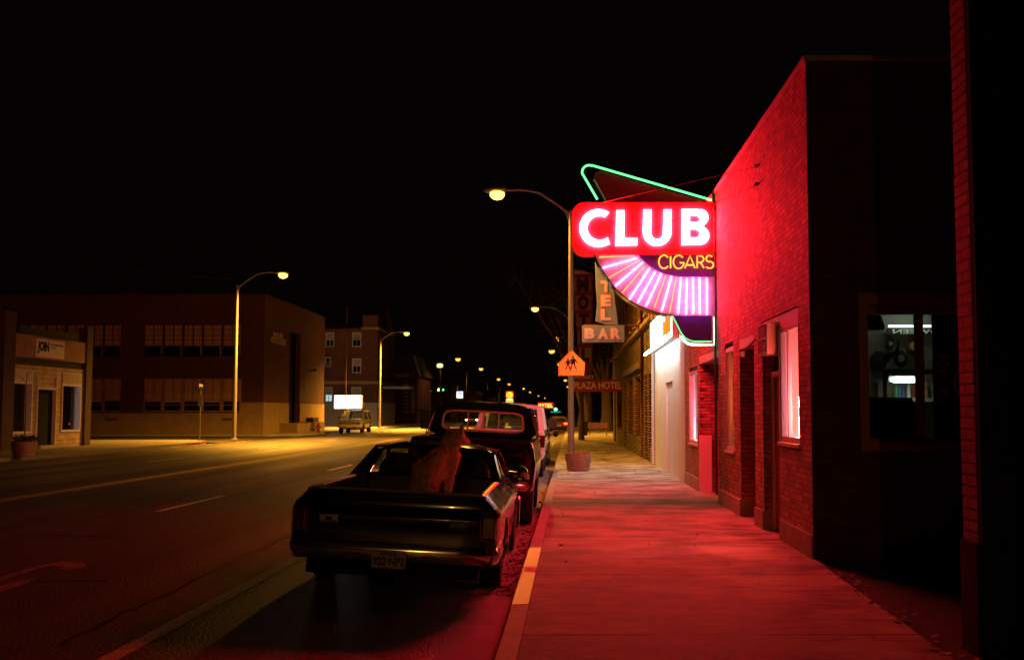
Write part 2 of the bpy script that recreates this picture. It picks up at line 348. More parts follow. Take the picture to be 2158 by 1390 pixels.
def conc_mat(name, col, jy=3.05, jx=40, x0=-20):
    m = bpy.data.materials.new(name); m.use_nodes = True; nt = m.node_tree; N = nt.nodes; L = nt.links; p = N['Principled BSDF']
    tc = N.new('ShaderNodeTexCoord'); mp = N.new('ShaderNodeMapping'); mp.inputs['Location'].default_value = (-x0, .75, 0); L.new(tc.outputs['Object'], mp.inputs[0])
    b = N.new('ShaderNodeTexBrick'); b.offset = 0; b.inputs['Scale'].default_value = 1; b.inputs['Brick Width'].default_value = jx; b.inputs['Row Height'].default_value = jy
    b.inputs['Mortar Size'].default_value = .022; b.inputs['Mortar Smooth'].default_value = .2; L.new(mp.outputs[0], b.inputs['Vector'])
    b.inputs['Color1'].default_value = (*[c*1.12 for c in col], 1); b.inputs['Color2'].default_value = (*[c*.86 for c in col], 1); b.inputs['Mortar'].default_value = (*[c*.12 for c in col], 1)
    m2 = N.new('ShaderNodeMapping'); m2.inputs['Scale'].default_value = (.55, 2.0, 1); L.new(tc.outputs['Object'], m2.inputs[0])
    n = N.new('ShaderNodeTexNoise'); n.inputs['Scale'].default_value = 2.6; n.inputs['Detail'].default_value = 10; n.inputs['Roughness'].default_value = .7; L.new(m2.outputs[0], n.inputs['Vector'])
    n4 = N.new('ShaderNodeTexNoise'); n4.inputs['Scale'].default_value = 1.1; n4.inputs['Detail'].default_value = 8; L.new(tc.outputs['Object'], n4.inputs['Vector'])
    am = N.new('ShaderNodeMath'); am.operation = 'MULTIPLY'; L.new(n.outputs['Fac'], am.inputs[0]); L.new(n4.outputs['Fac'], am.inputs[1])
    mr = N.new('ShaderNodeMapRange'); mr.inputs[1].default_value = .18; mr.inputs[2].default_value = .32; mr.inputs[3].default_value = .42; mr.inputs[4].default_value = 1.45; L.new(am.outputs[0], mr.inputs[0])
    mu = N.new('ShaderNodeMix'); mu.data_type = 'RGBA'; mu.blend_type = 'MULTIPLY'; mu.inputs[0].default_value = 1
    L.new(b.outputs['Color'], mu.inputs[6]); L.new(mr.outputs[0], mu.inputs[7]); L.new(mu.outputs[2], p.inputs['Base Color'])
    m3 = N.new('ShaderNodeMapping'); m3.inputs['Scale'].default_value = (5, 34, 6); L.new(tc.outputs['Object'], m3.inputs[0])
    n3 = N.new('ShaderNodeTexNoise'); n3.inputs['Scale'].default_value = 2; n3.inputs['Detail'].default_value = 4; L.new(m3.outputs[0], n3.inputs['Vector'])
    s1 = N.new('ShaderNodeMath'); s1.operation = 'SUBTRACT'; L.new(n3.outputs['Fac'], s1.inputs[0]); L.new(b.outputs['Fac'], s1.inputs[1])
    bp = N.new('ShaderNodeBump'); bp.inputs['Strength'].default_value = .32; bp.inputs['Distance'].default_value = .010
    L.new(s1.outputs[0], bp.inputs['Height']); L.new(bp.outputs[0], p.inputs['Normal'])
    sv = N.new('ShaderNodeTexVoronoi'); sv.inputs['Scale'].default_value = 3.1; L.new(tc.outputs['Object'], sv.inputs['Vector'])
    s2 = N.new('ShaderNodeMapRange'); s2.inputs[1].default_value = .05; s2.inputs[2].default_value = .09; s2.inputs[3].default_value = .35; s2.inputs[4].default_value = 1; L.new(sv.outputs['Distance'], s2.inputs[0])
    mu2 = N.new('ShaderNodeMix'); mu2.data_type = 'RGBA'; mu2.blend_type = 'MULTIPLY'; mu2.inputs[0].default_value = .8; L.new(mu.outputs[2], mu2.inputs[6]); L.new(s2.outputs[0], mu2.inputs[7]); L.new(mu2.outputs[2], p.inputs['Base Color'])
    rq = N.new('ShaderNodeMapRange'); rq.inputs[1].default_value = .15; rq.inputs[2].default_value = .36; rq.inputs[3].default_value = .72; rq.inputs[4].default_value = .9; p.inputs['Specular IOR Level'].default_value = .25; L.new(am.outputs[0], rq.inputs[0]); L.new(rq.outputs[0], p.inputs['Roughness'])
    return m
MT['sidewalk'] = conc_mat('sidewalk_concrete', (.38, .33, .29))
SW = .15
YK = [-12, 0, 6, 7, 9, 12, 12.7, 20, 30, 45, 66, 67, 90, 130, 200, 300, 500]
def xr(Y): return 2.58 if Y < 7 else (2.58+.22*(Y-7)/5.7 if Y < 12.7 else 2.85)
bm = BM(); grid(bm, [[(KR+sh(Y)+.17, Y, SW), (1.2, Y, SW+.004), (xr(Y)+(1.5 if Y > 66 else 0), Y, SW+.004)] for Y in YK])
grid(bm, [[(xr(Y)+(1.5 if Y > 66 else 0), Y, SW+.004), (xr(Y)+(1.5 if Y > 66 else 0), Y, -.2)] for Y in YK]); struct('right_sidewalk', bm, 'sidewalk')
MT['kerb_conc'] = mat('kerb_concrete', (.38, .34, .29), .7, bump=.3, bscale=30, var=.22, vscale=3)
bm = BM(); grid(bm, [[(KR+sh(Y)-.01, Y, -.06), (KR+sh(Y), Y, .125), (KR+sh(Y)+.02, Y, .148), (KR+sh(Y)+.165, Y, SW+.003), (KR+sh(Y)+.172, Y, SW-.03)] for Y in YK])
kr = struct('right_kerb', bm, 'kerb_conc', smooth=True)
bm = BM(); zs_ = lambda x, y: SW+.0075
for i, p in enumerate((((-.2, 12.6), (.7, 13.1), (1.2, 12.9), (2.7, 13.4)), ((.6, 19.5), (1.1, 21), (1.9, 21.4)), ((1.3, 9.4), (2.0, 9.0), (2.5, 9.3)), ((-.2, 16), (.4, 15.7), (.8, 16.4)))): crack(bm, p, .006, zs_, 20+i)
struct('pavement_cracks', bm, 'tar')
bm = BM(); yy = [9.7, 10.4, 11.0, 11.68]; yy2 = [11.71, 12.4, 13.1, 13.7]
for q in (yy, yy2): grid(bm, [[(KR+sh(Y)-.014, Y, .0), (KR+sh(Y)-.004, Y, .128), (KR+sh(Y)+.018, Y, .153), (KR+sh(Y)+.162, Y, SW+.0075)] for Y in q])
struct('yellow_kerb_paint', bm, mat('kerb_yellow', (.93, .86, .50), .38, bump=.3, bscale=40, var=.08, vscale=8), parent=kr)
bm = BM(); grid(bm, [[(KR+sh(Y)+.0, Y, rz(KR+sh(Y)-.001, Y)+.006), (KR+sh(Y)-.45, Y, rz(KR+sh(Y)-.45, Y)+.006)] for Y in YK[:-4]])
struct('gutter', bm, mat('gutter_concrete', (.20, .17, .15), .7, bump=.3, var=.35, vscale=2))
bm = BM(); box(bm, 2.5, 60, -12, 12.72, -.2, .12); struct('vacant_lot', bm, mat('lot_dirt', (.008, .006, .005), .95, bump=.5, bscale=20, var=.4, vscale=2))
# left pavement, side street, school pavement
LZ = .29
bm = BM(); pts = [(KL, -12), (KL, 57), (KL-.5, 59.5), (KL-1.6, 61.2), (KL-3.5, 62), (-60, 62), (-60, -12)]
def slab(bm, pts, z0, z1):
    a = [bm.verts.new((x+sh(y)*0, y, z1)) for x, y in pts]; b = [bm.verts.new((x, y, z0)) for x, y in pts]
    bm.faces.new(a)
    for i in range(len(pts)): bm.faces.new((a[i], a[(i+1) % len(pts)], b[(i+1) % len(pts)], b[i]))
pts = [(x+.3, y) for x, y in pts]; slab(bm, pts, -.2, LZ); struct('left_sidewalk', bm, mat('left_concrete', (.17, .15, .125), .7, bump=.2, var=.2, vscale=1))
bm = BM(); tube(bm, [(KL+.28, 55, LZ-.03), (KL+.28, 57, LZ-.03), (KL-.22, 59.5, LZ-.03), (KL-1.32, 61.2, LZ-.03), (KL-3.2, 62, LZ-.03)], .045, 6)
struct('red_kerb', bm, mat('kerb_red', (.20, .03, .025), .7, var=.2))
bm = BM(); slab(bm, [(-19.3, 62), (-19.3, 79), (-80, 79), (-80, 62)], -.1, .13); struct('side_street', bm, 'asphalt')
bm = BM(); slab(bm, [(-19.0, 79), (-18.6, 81), (-17.5, 300), (-80, 300), (-80, 77.5), (-21, 77.5)], -.1, .27); struct('school_pavement', bm, 'left_concrete' if 'left_concrete' in MT else 'concrete')
# ------------------------------------------------------------------ club building (right)
FX, FT = 2.8, 5.87
def fy(px): return 6580/(px-1196)
club = thing('club_building', 'long red brick bar building under the lit neon sign with doors and windows', 'building', (2.8, 12.67, 0))
Y0, Y1 = 12.67, 26.05
ops = [(13.3, 14.55, 1.42, 3.08), (14.55, 15.75, .15, 3.08), (16.45, 17.8, .15, 2.95), (18.45, 19.45, 1.15, 2.98),
       (20.3, 23.2, .15, 2.95), (23.55, 25.1, 1.12, 2.78)]
bm = BM(); wall(bm, 'x', FX, Y0, Y1, .15, FT, .30, ops)
SWX0, SWX1, SWZ0, SWZ1 = at(1828, 800, 12.67).x, 5.0, 1.46, 3.02
obj('wall', bm, 'red_brick', club)
bm = BM(); wall(bm, 'y', Y0-.006, FX+.002, 9.5, -.3, FT, .28, [(SWX0, SWX1, SWZ0, SWZ1)]); obj('side_wall', bm, 'dark_brick', club)  # darker brick copy: the unlit side's shade is put into its colour
bm = BM(); box(bm, FX-.03, FX+.33, Y0-.03, Y1, FT, FT+.07); box(bm, FX+.33, 9.5, Y0-.03, Y0+.3, FT, FT+.07); obj('coping', bm, 'cement_base', club, bevel=.01)
bm = BM(); box(bm, FX+.3, 9.5, Y0+.3, Y1, FT-.5, FT-.35); obj('roof', bm, 'dark', club)
bm = BM(); box(bm, 9.3, 9.5, Y0+.29, Y1, -.3, FT-.5); obj('back_wall', bm, 'dark', club)
each('plinth', [(FX-.025, FX+.297, a-.004, b+.004, .1, .42) for a, b in ((12.672, 14.55), (15.75, 16.45), (17.8, 20.3), (23.2, 26.05))], 'cement_base', club, .008)
# recess 1 (entrance, y 20.3-23.2): return walls and door
each('recess_wall', [(FX+.3, FX+1.2, a, b, .15, 2.95) for a, b in ((23.2, 23.45), (20.05, 20.3), (16.2, 16.45), (17.8, 18.05))], 'red_brick', club)
bm = BM()
for k in range(8): box(bm, FX+.0, FX+.08, 23.16, 23.2, 1.38+k*.18, 1.44+k*.18)
bm.free(); each('brick_corbel', [(FX+.0, FX+.08, 23.16, 23.2, 1.38+k*.18, 1.44+k*.18) for k in range(8)], 'red_brick', club)
bm = BM(); box(bm, FX-.02, FX+.24, 23.08, 23.197, .15, 1.32); obj('pillar', bm, 'plaster', club, bevel=.01)
each('soffit', [(FX+.002, FX+1.2, a+.002, b-.002, 2.80, 2.948) for a, b in ((20.3, 23.2), (16.45, 17.8))], 'cream_paint', club)
each('threshold', [(FX+.05, FX+1.2, 20.3, 23.2, .0, .157), (FX+.05, FX+1.2, 16.45, 17.8, .0, .157), (FX+.05, FX+.3, 14.55, 15.75, .0, .157)], 'concrete', club)
def door(y0, y1, x, z1, m, name='door', glassy=False):
    bm = BM(); box(bm, x, x+.05, y0, y1, .16, z1); d = obj(name, bm, m, club)
    bm = BM(); t = .07
    box(bm, x-.04, x+.08, y0-.001, y0+t, .16, z1); box(bm, x-.04, x+.08, y1-t, y1+.001, .16, z1); box(bm, x-.04, x+.08, y0+t, y1-t, z1-t, z1); obj('frame', bm, 'cream_paint', d, bevel=.006)
    bm = BM(); tube(bm, [(x-.05, y0+.15, 1.15), (x-.05, y0+.15, 1.35)], .012); tube(bm, [(x-.05, y0+.15, 1.16), (x+.01, y0+.15, 1.16)], .01); obj('handle', bm, 'steel', d)
door(20.8, 22.7, FX+1.15, 2.78, 'door_wood'); door(16.6, 17.65, FX+1.1, 2.75, 'dark')
door(14.62, 15.68, FX+.14, 2.36, 'door_wood')
# transom over the plywood door
bm = BM(); box(bm, FX+.02, FX+.14, 14.56, 15.74, 2.86, 3.07); obj('lintel_board', bm, 'cream_paint', club)
bm = BM(); box(bm, FX+.02, FX+.14, 13.31, 14.54, 2.90, 3.07); obj('lintel_board', bm, 'cream_paint', club)
bm = BM(); box(bm, FX+.16, FX+.17, 14.6, 15.7, 2.38, 2.86); obj('transom_glass', bm, 'dark_glass', club)
def swin(y0, y1, z0, z1, mull=None, blind=None, depth=.012):
    bm = BM(); t = .07; x = FX+depth
    for a, b, c, d in ((y0, y1, z0, z0+t), (y0, y1, z1-t, z1), (y0, y0+t, z0+t, z1-t), (y1-t, y1, z0+t, z1-t)): box(bm, x, x+.07, a+.001, b-.001, c, d)
    if mull: box(bm, x+.005, x+.06, mull-.03, mull+.03, z0+t, z1-t)
    box(bm, FX-.004, FX+.299, y1-.025, y1-.001, z0+.002, z1-.002); box(bm, FX+.1, FX+.299, y0+.03, y1-.03, z0+.0, z0+.02); box(bm, FX-.004, x, y0+.001, y0+.02, z0+.002, z1-.002)
    w = obj('window', bm, 'white_paint', club, bevel=.005)
    bm = BM(); face(bm, [(x+.03, y0+t, z0+t), (x+.03, y1-t, z0+t), (x+.03, y1-t, z1-t), (x+.03, y0+t, z1-t)]); obj('pane', bm, 'glass', w)
    bm = BM(); box(bm, FX-.03, x+.02, y0-.03, y1+.03, z0-.05, z0-.002); obj('sill', bm, 'cream_paint', w, bevel=.006)
    bm = BM()
    if blind: 
        n = 60
        grid(bm, [[(x+.055+.004*math.sin(i*1.4), y0+.02+(y1-y0-.04)*i/n, z) for z in (z0+.03, z1-.03)] for i in range(n+1)])
        obj('blind', bm, blind, w)
    return w
def wneon(w, y0, tubes):
    for p0, p1, col, st, r_ in tubes: bm = BM(); tube(bm, [(FX+a, y0+b, z) for a, b, z in (p0, p1)], r_); obj('neon_tube', bm, emit('window_neon', col, st), w)
w = swin(13.3, 14.55, 1.42, 2.9, 14.08)
wneon(w, 13.3, [((.16, .12, 1.6), (.16, .12, 2.3), (1, .26, .40), 110, .014), ((.12, .16, 1.52), (.2, .3, 1.55), (1, .55, .8), 110, .014), ((.05, .30, 1.56), (.05, .30, 1.72), (1, .25, .03), 8, .008), ((.05, .27, 1.75), (.05, .27, 1.86), (.3, .5, 1), 6, .007)])
each('neon_light_stop', [(FX+.34, FX+.38, 12.98, 14.8, .8, 3.4), (FX+.305, FX+.34, 12.98, 13.2, .8, 3.4), (FX+.305, FX+.34, 14.7, 14.8, .8, 3.4), (FX+.305, FX+.34, 13.2, 14.7, 3.2, 3.4)], 'cream_paint', club)  # unseen enclosure added to keep neon light out of the bar room
bm = BM(); tube(bm, [(FX+.062, 13.38, 1.5), (FX+.062, 13.38, 1.98), (FX+.062, 13.58, 1.98), (FX+.062, 13.58, 1.5), (FX+.062, 13.38, 1.5)], .012); obj('neon_tube', bm, emit('window_neon', (1, .07, .035), 1100), w)
w = swin(18.45, 19.45, 1.15, 2.9, 19.08)
wneon(w, 18.45, [((.16, .12, 1.5), (.16, .12, 2.6), (1, .16, .04), 45, .012)])
w = swin(23.55, 25.1, 1.12, 2.7, 24.5)
wneon(w, 23.55, [((.16, .15, 1.25), (.16, .15, 2.1), (1, .62, .85), 110, .016), ((.16, .2, 1.3), (.16, .8, 1.3), (.7, .85, 1), 90, .016)])
bm = BM(); tube(bm, [(FX-.03, 20.45, .3), (FX-.03, 20.45, 3.0), (FX-.03, 20.38, 3.1), (FX-.03, 20.38, 5.6), (FX-.03, 20.55, 5.7), (FX-.03, 20.55, 5.95)], .022); obj('conduit', bm, 'galv', club)
bm = BM(); tube(bm, [(FX-.02, 16.2, 2.86), (FX-.22, 16.15, 2.66)], .016); box(bm, FX-.25, FX-.19, 16.12, 16.18, 2.6, 2.68); obj('wall_bracket', bm, 'steel', club)
# air conditioner over the door
ac = thing('air_conditioner', 'boxy window air conditioner jutting out above the plywood door', 'air conditioner', (FX-.1, 15.1, 2.42))
ax0, ax1, ay0, ay1, az0, az1 = FX-.14, FX+.13, 14.62, 15.2, 2.56, 2.99
bm = BM(); box(bm, ax0, ax1, ay0, ay1, az0, az1); obj('casing', bm, 'cream_paint', ac, bevel=.012)
bm = BM()
for k in range(16): box(bm, ax0+.12, ax1-.02, ay0-.008, ay0+.004, az0+.05+k*.021, az0+.058+k*.021)
obj('vent_slats', bm, 'dark', ac)
bm = BM(); box(bm, ax0-.02, ax0+.004, ay0+.02, ay1-.02, az0+.02, az1-.02); g = obj('grille', bm, 'dark', ac, bevel=.006)
bm = BM(); box(bm, ax0-.03, ax0-.018, ay0+.02, ay1-.02, az0+.2, az0+.22); box(bm, ax0-.03, ax0-.018, ay0+.02, ay1-.02, az1-.04, az1-.02); box(bm, ax0-.03, ax0-.018, ay0+.02, ay1-.02, az0+.02, az0+.035); box(bm, ax0-.03, ax0-.018, ay0+.06, ay0+.1, az0+.06, az0+.14); obj('trim', bm, 'cream_paint', g)
bm = BM(); tube(bm, [(ax0+.1, ay0-.01, az0-.01), (FX+.05, ay0-.01, az0+.14)], .01); obj('brace', bm, 'steel', ac)
# side window with bar interior
bm = BM(); x0, x1, z0, z1 = SWX0, SWX1, SWZ0, SWZ1
for a, b, c, d, yf in ((x0-.09, x1+.09, z0-.1, z0, .0), (x0-.09, x1+.09, z1, z1+.14, 0), (x0-.09, x0, z0, z1, 0), (x1, x1+.09, z0, z1, 0)): box(bm, a, b, Y0-.03, Y0+.06, c, d)
xm = at(1940, 800, 12.7).x
box(bm, xm-.045, xm+.045, Y0+.03, Y0+.1, z0, z1)
for a, b, c, d in ((x0, x1, z0, z0+.05), (x0, x1, z1-.1, z1), (x0, x0+.03, z0+.05, z1-.1)): box(bm, a, b, Y0+.05, Y0+.1, c, d)
w = obj('window', bm, mat('old_frame', (.26, .13, .10), .6), club)
bm = BM(); face(bm, [(x0, Y0+.08, z0), (x1, Y0+.08, z0), (x1, Y0+.08, z1), (x0, Y0+.08, z1)]); obj('pane', bm, 'glass', w)
# interior room (walls children of the building)
bm = BM(); RB = 16.2
wall(bm, 'y', RB, FX+.31, 9.29, .1, 3.6, .1); box(bm, FX+.31, 9.29, Y0+.29, RB, .05, .12); box(bm, FX+.31, 9.29, Y0+.29, RB, 3.6, 3.7)
obj('bar_room', bm, mat('cream_wall', (.55, .50, .36), .8, var=.1), club)
bm = BM(); box(bm, 3.3, 8.9, RB-.5, RB-.01, 1.95, 2.0); box(bm, 3.3, 8.9, RB-.5, RB-.01, 1.2, 1.25); obj('back_shelf', bm, 'cream_paint', club)
def ip(px, py, Y=RB): return at(px, py, Y)
def itag(o, l, c, g=None): return tag(o, l, c, g)
lt = thing('fluorescent_light', 'bright fluorescent light over the back bar seen through the side window', 'light', tuple(ip(1905, 801, 15.6)))
a, b = ip(1882, 801, 15.6), ip(1936, 801, 15.6)
bm = BM(); tube(bm, [a, b], .03); obj('tube', bm, emit('fluoro', (.72, 1, .86), 14), lt)
bm = BM(); box(bm, a.x-.05, b.x+.05, a.y+.03, a.y+.09, a.z-.02, a.z+.06); obj('fitting', bm, 'white_paint', lt)
bm = BM(); a, b = ip(1872, 688, 16.0), ip(1960, 688, 16.0); box(bm, a.x, b.x, 15.95, 16.0, a.z-.01, a.z+.02); tag(obj('strip_light', bm, emit('strip', (.75, 1, .9), 3), None), 'thin pale strip light above the black letter banner in the bar', 'light')
bm = BM(); a, b = ip(1868, 690, 16.05), ip(1975, 705, 16.05); box(bm, a.x, b.x+.4, 16.06, 16.08, b.z, a.z-.01)
bn = thing('letter_banner', 'dark banner with pale letters high on the bar wall', 'banner', tuple(a)); obj('cloth', bm, mat('banner_cloth', (.05, .03, .02), .9), bn)
bm = text_fit('HALLOWEEN', ip(1866, 0, 16.05).x, ip(2030, 0, 16.05).x, b.z+.012, a.z-.025, 16.045, .01, .02, mirror=True)
obj('lettering', bm, mat('banner_letters', (.6, .6, .5), .8), bn)
MT['plaque'] = mat('dark_plaque', (.10, .05, .03), .5, var=.3)
for (px, py, w_, h_, c2, lab) in ((1925, 730, 34, 44, (.65, .42, .08), 'wooden plaque with yellow round face on the bar wall'), (1898, 756, 28, 40, (.45, .36, .2), 'wooden plaque with pale round emblem on the bar wall'), (1852, 760, 36, 42, (.10, .05, .03), 'dark ragged wooden plaque low on the bar wall'), (1876, 724, 15, 30, (.4, .4, .38), 'black wall plate with a small round emblem')):
    p = ip(px, py, RB-.06); s = 16.1/FPX; t = thing('wall_plaque', lab, 'plaque', tuple(p))
    bm = BM(); hw, hh = w_*s/2, h_*s/2; prism(bm, [(p.x+hw*math.cos(q*math.pi/5)*random.uniform(.85, 1.1), p.z+hh*math.sin(q*math.pi/5)*random.uniform(.85, 1.1)) for q in range(10)], p.y-.02, p.y+.02); obj('board', bm, 'plaque', t)
    bm = BM(); lathe(bm, [(hw*.55, -.012), (hw*.5, -.03)], (p.x, p.y-.01, p.z), 16, 'y'); obj('emblem', bm, mat('emblem', c2, .5), t)
# cat cut-out
p = ip(1880, 752, RB-.1); s = 16.1/FPX
cat = [(-20,6),(-16,-2),(-10,-8),(0,-10),(6,-14),(10,-20),(13,-28),(11,-33),(14,-36),(17,-30),(15,-16),(14,-2),(17,10),(12,11),(9,2),(4,0),(-2,2),(-8,11),(-12,10),(-10,3),(-15,8)]
bm = BM(); prism(bm, [(p.x+x*s, p.z-y*s) for x, y in cat], p.y, p.y+.01); tag(obj('cat_cutout', bm, 'black'), 'black arched cat paper cut-out hanging on the bar wall', 'decoration')
random.seed(3)
for k in range(22):
    col = random.choice([(.5, .2, .05), (.1, .35, .12), (.6, .6, .5), (.5, .06, .04), (.15, .2, .4)]); zb = 2.0 if k < 11 else 1.25; x = 4.72+(k % 11)*.062; h_ = random.uniform(.8, 1.15)
    bm = BM(); lathe(bm, [(.024, 0), (.024, .14*h_), (.009, .19*h_), (.009, .25*h_)], (x, RB-.3+random.uniform(-.05, .05), zb), 10); tag(obj('bottle', bm, mat('bottle', col, .15)), 'liquor bottle standing in the row on the back bar shelf', 'bottle', 'bottles on the back bar shelves')
for px, py, w_, h_, c2, lab in ((1846, 822, 10, 34, (.35, .05, .03), 'narrow red poster low on the bar wall'), (1868, 800, 12, 20, (.6, .25, .05), 'orange paper lantern shape on the bar wall'), (1905, 830, 26, 16, (.75, .72, .6), 'white price board under the fluorescent light'), (1850, 790, 22, 8, (.08, .2, .3), 'small blue pennant on the bar wall'), (1955, 770, 10, 60, (.5, .42, .3), 'tall pale calendar behind the window mullion')):
    a, b = ip(px-w_/2, py-h_/2, RB-.04), ip(px+w_/2, py+h_/2, RB-.04); bm = BM(); prism(bm, [(a.x, a.z), (b.x, a.z-.01), (b.x-.01, b.z), ((a.x+b.x)/2, b.z-.02), (a.x+.01, b.z)], a.y-.015, a.y); tag(obj('wall_decoration', bm, mat('paper', c2, .7)), lab, 'decoration')
a, b = ip(1866, 778, RB-.35), ip(1934, 788, RB-.35); bm = BM(); box(bm, a.x, b.x+.5, RB-.4, RB-.2, b.z, a.z); box(bm, a.x, a.x+.04, RB-.4, RB-.2, 2.0, b.z); tag(obj('shelf_hood', bm, 'plaque'), 'dark wooden hood above the bar back shelf', 'shelf')
bm = BM(); a = ip(1835, 836, 14.0); b = ip(1922, 900, 14.0); prism(bm, [(a.x-.2, a.z), (b.x-.02, a.z-.01), (b.x+.1, a.z-.55), (b.x+.15, .9), (a.x-.2, .9)], 13.9, 14.25)
tag(obj('television', bm, 'black'), 'dark back of a bulky television just inside the side window', 'television')
p = ip(1842, 690, 13.5); hl = thing('hanging_lamp', 'dark hanging beer lamp with a red glint at the window corner', 'lamp', tuple(p))
bm = BM(); lathe(bm, [(.02, .2), (.09, .14), (.13, 0), (.12, -.03)], (p.x, p.y, p.z), 16); obj('shade', bm, mat('lamp_shade', (.2, .04, .02), .25), hl)
bm = BM(); tube(bm, [(p.x, p.y, p.z+.2), (p.x, p.y, 3.6)], .008); obj('cord', bm, 'black', hl)
# flag hung sideways behind the glass
fl = thing('black_flag', 'black flag with white lettering hung sideways inside the side window', 'flag', (5.0, 12.8, 1.6))
a, b = at(1962, 640, 12.83), at(2075, 935, 12.83)
bm = BM(); n = 20; grid(bm, [[(a.x+(b.x-a.x)*i/n, 12.82+.01*math.sin(i*1.3), z) for z in (b.z, a.z)] for i in range(n+1)]); obj('cloth', bm, 'black', fl, solid=.004)
MT['flag_white'] = mat('flag_white', (.45, .42, .38), .8, emis=(.3, .2, .15), es=.03)
MT['flag_white'] = mat('flag_white', (.85, .8, .75), .8)
bm = text_bm('POW   MIA', 1, .01, .02); xs = [v.co.x for v in bm.verts]; ya = [v.co.y for v in bm.verts]; A, B, c_, d_ = min(xs), max(xs), min(ya), max(ya)
q0, q1 = at(1970, 748, 12.80), at(2003, 852, 12.80)
for v in bm.verts:
    u = (v.co.x-A)/(B-A); w_ = (v.co.y-c_)/(d_-c_); v.co = Vector((q0.x+(w_)*(q1.x-q0.x), 12.795-v.co.z*.1, q0.z+(q1.z-q0.z)*u))
obj('lettering', bm, 'flag_white', fl)
bm = BM(); p = at(1986, 802, 12.79); prism(bm, [(p.x+(.022 if k % 2 else .009)*math.cos(k*math.pi/5), p.z+(.022 if k % 2 else .009)*math.sin(k*math.pi/5)) for k in range(10)], 12.79, 12.80); obj('star', bm, 'flag_white', fl)
bm = BM(); p = at(2052, 806, 12.79); tube(bm, [(p.x+.22*math.cos(t), 12.795, p.z+.22*math.sin(t)) for t in [R(60+k*12) for k in range(21)]], .018, 6); obj('ring_emblem', bm, 'flag_white', fl)
# ------------------------------------------------------------------ neighbouring buildings, right side
def cx(px, py, Y=20.42): p = at(px, py, Y); return p.x, p.z
pb = thing('plaster_building', 'narrow pale plastered building front beside the brick bar', 'building', (2.8, 26.06, 0))
MT['old_plaster'] = MT['plaster']
bm = BM(); wall(bm, 'x', FX, 26.06, 34.75, .1, 6.4, .35, [(29.0, 30.9, .1, 2.62)]); box(bm, FX+.35, 9, 26.06, 26.3, FT, 6.4); obj('wall', bm, 'plaster', pb)
bm = BM(); box(bm, FX-.03, FX+.4, 26.06, 34.78, 6.4, 6.5); obj('coping', bm, 'cement_base', pb)
bm = BM(); box(bm, FX+.06, FX+.12, 29.0, 30.9, .1, 2.62); obj('door', bm, 'white_paint', pb)
bm = BM(); tube(bm, [(FX-.06, 34.72, .2), (FX-.06, 34.72, 6.2)], .045); obj('downpipe', bm, 'white_paint', pb)
bm = BM(); tube(bm, [(FX-.34, 27.2, 3.56), (FX-.34, 34.2, 3.56)], .03); [tube(bm, [(FX-.34, y, 3.57), (FX-.1, y, 3.66)], .008, 4) for y in ()]; MT['x'] = 0; wt_ = bm
bx = thing('backlit_wall_sign', 'glaring white backlit sign on the plastered wall behind the neon sign', 'sign', (FX-.1, 30, 3.5))
bm = BM(); box(bm, FX-.16, FX-.02, 27.3, 34.2, 3.62, 4.55); box(bm, FX-.38, FX-.165, 27.3, 34.2, 3.6, 3.63); obj('case', bm, 'galv', bx)
obj('wash_helper_tube', wt_, emit('wash_helper_tube', (.88, .96, 1), 52), bx)  # lamp added under the sign to wash the plaster with white light
bm = BM(); box(bm, FX-.175, FX-.162, 27.35, 34.15, 3.66, 4.51); obj('panel', bm, emit('backlit_panel', (.72, 1, .93), 5.5), bx)
bm = BM(); rr_ = random.Random(5)
for k in range(7): prism(bm, [(0, 0), (.0001, 0), (.0001, .0001)], 0, .0001) if False else box(bm, FX-.19, FX-.178, 27.5+k*.32, 27.72+k*.32, 3.72+rr_.random()*.1, 4.15+rr_.random()*.25)
obj('orange_lettering', bm, emit('orange_letters', (1, .28, .02), 1.2), bx)
yb = thing('yellow_brick_building', 'two storey yellow brick hotel front with rows of shop windows', 'building', (2.8, 34.8, 0))
Y2, Y3 = 34.8, 65.0; YT = 8.4
hol = [(36.2, 37.3, .15, 3.1), (38.0, 39.3, .15, 3.1), (41.5, 45, .9, 3.2), (46.3, 50, .9, 3.2), (51.3, 53, .15, 3.2), (55, 60, .9, 3.2), (61.5, 63.2, .15, 3.2)]
up = [(37.5+k*3.1, 38.7+k*3.1, 5.2, 7.6) for k in range(9)]
bm = BM(); wall(bm, 'x', FX, Y2, Y3, .15, YT, .35, hol+up); wall(bm, 'y', Y3, FX+.35, 12, .15, YT, .3); wall(bm, 'y', Y2, FX+.35, 12, 6, YT, .3); obj('wall', bm, 'yellow_brick', yb)
bm = BM(); box(bm, FX-.16, FX+.02, Y2, Y3, 4.72, 4.86); box(bm, FX-.25, FX+.4, Y2, Y3, YT, YT+.25); obj('cornice', bm, 'beige_base', yb)
bm = BM(); box(bm, FX-.14, FX-.01, 40.5, 51, 3.4, 3.62); obj('awning_band', bm, mat('wavy_metal', (.3, .24, .13), .45, metal=.3, bump=1, bscale=6), yb)
for h in hol:
    bm = BM(); box(bm, FX+.18, FX+.22, h[0], h[1], h[2], h[3]); w = obj('window' if h[2] > .5 else 'door', bm, 'dark_glass' if h[2] > .5 else mat('orange_door', (.45, .2, .1), .5), yb)
    bm = BM(); t = .08
    for a, b, c, d in ((h[0], h[1], h[2], h[2]+t), (h[0], h[1], h[3]-t, h[3]), (h[0], h[0]+t, h[2]+t, h[3]-t), (h[1]-t, h[1], h[2]+t, h[3]-t)): box(bm, FX+.08, FX+.19, a+.002, b-.002, c, d)
    obj('frame', bm, 'rust', w)
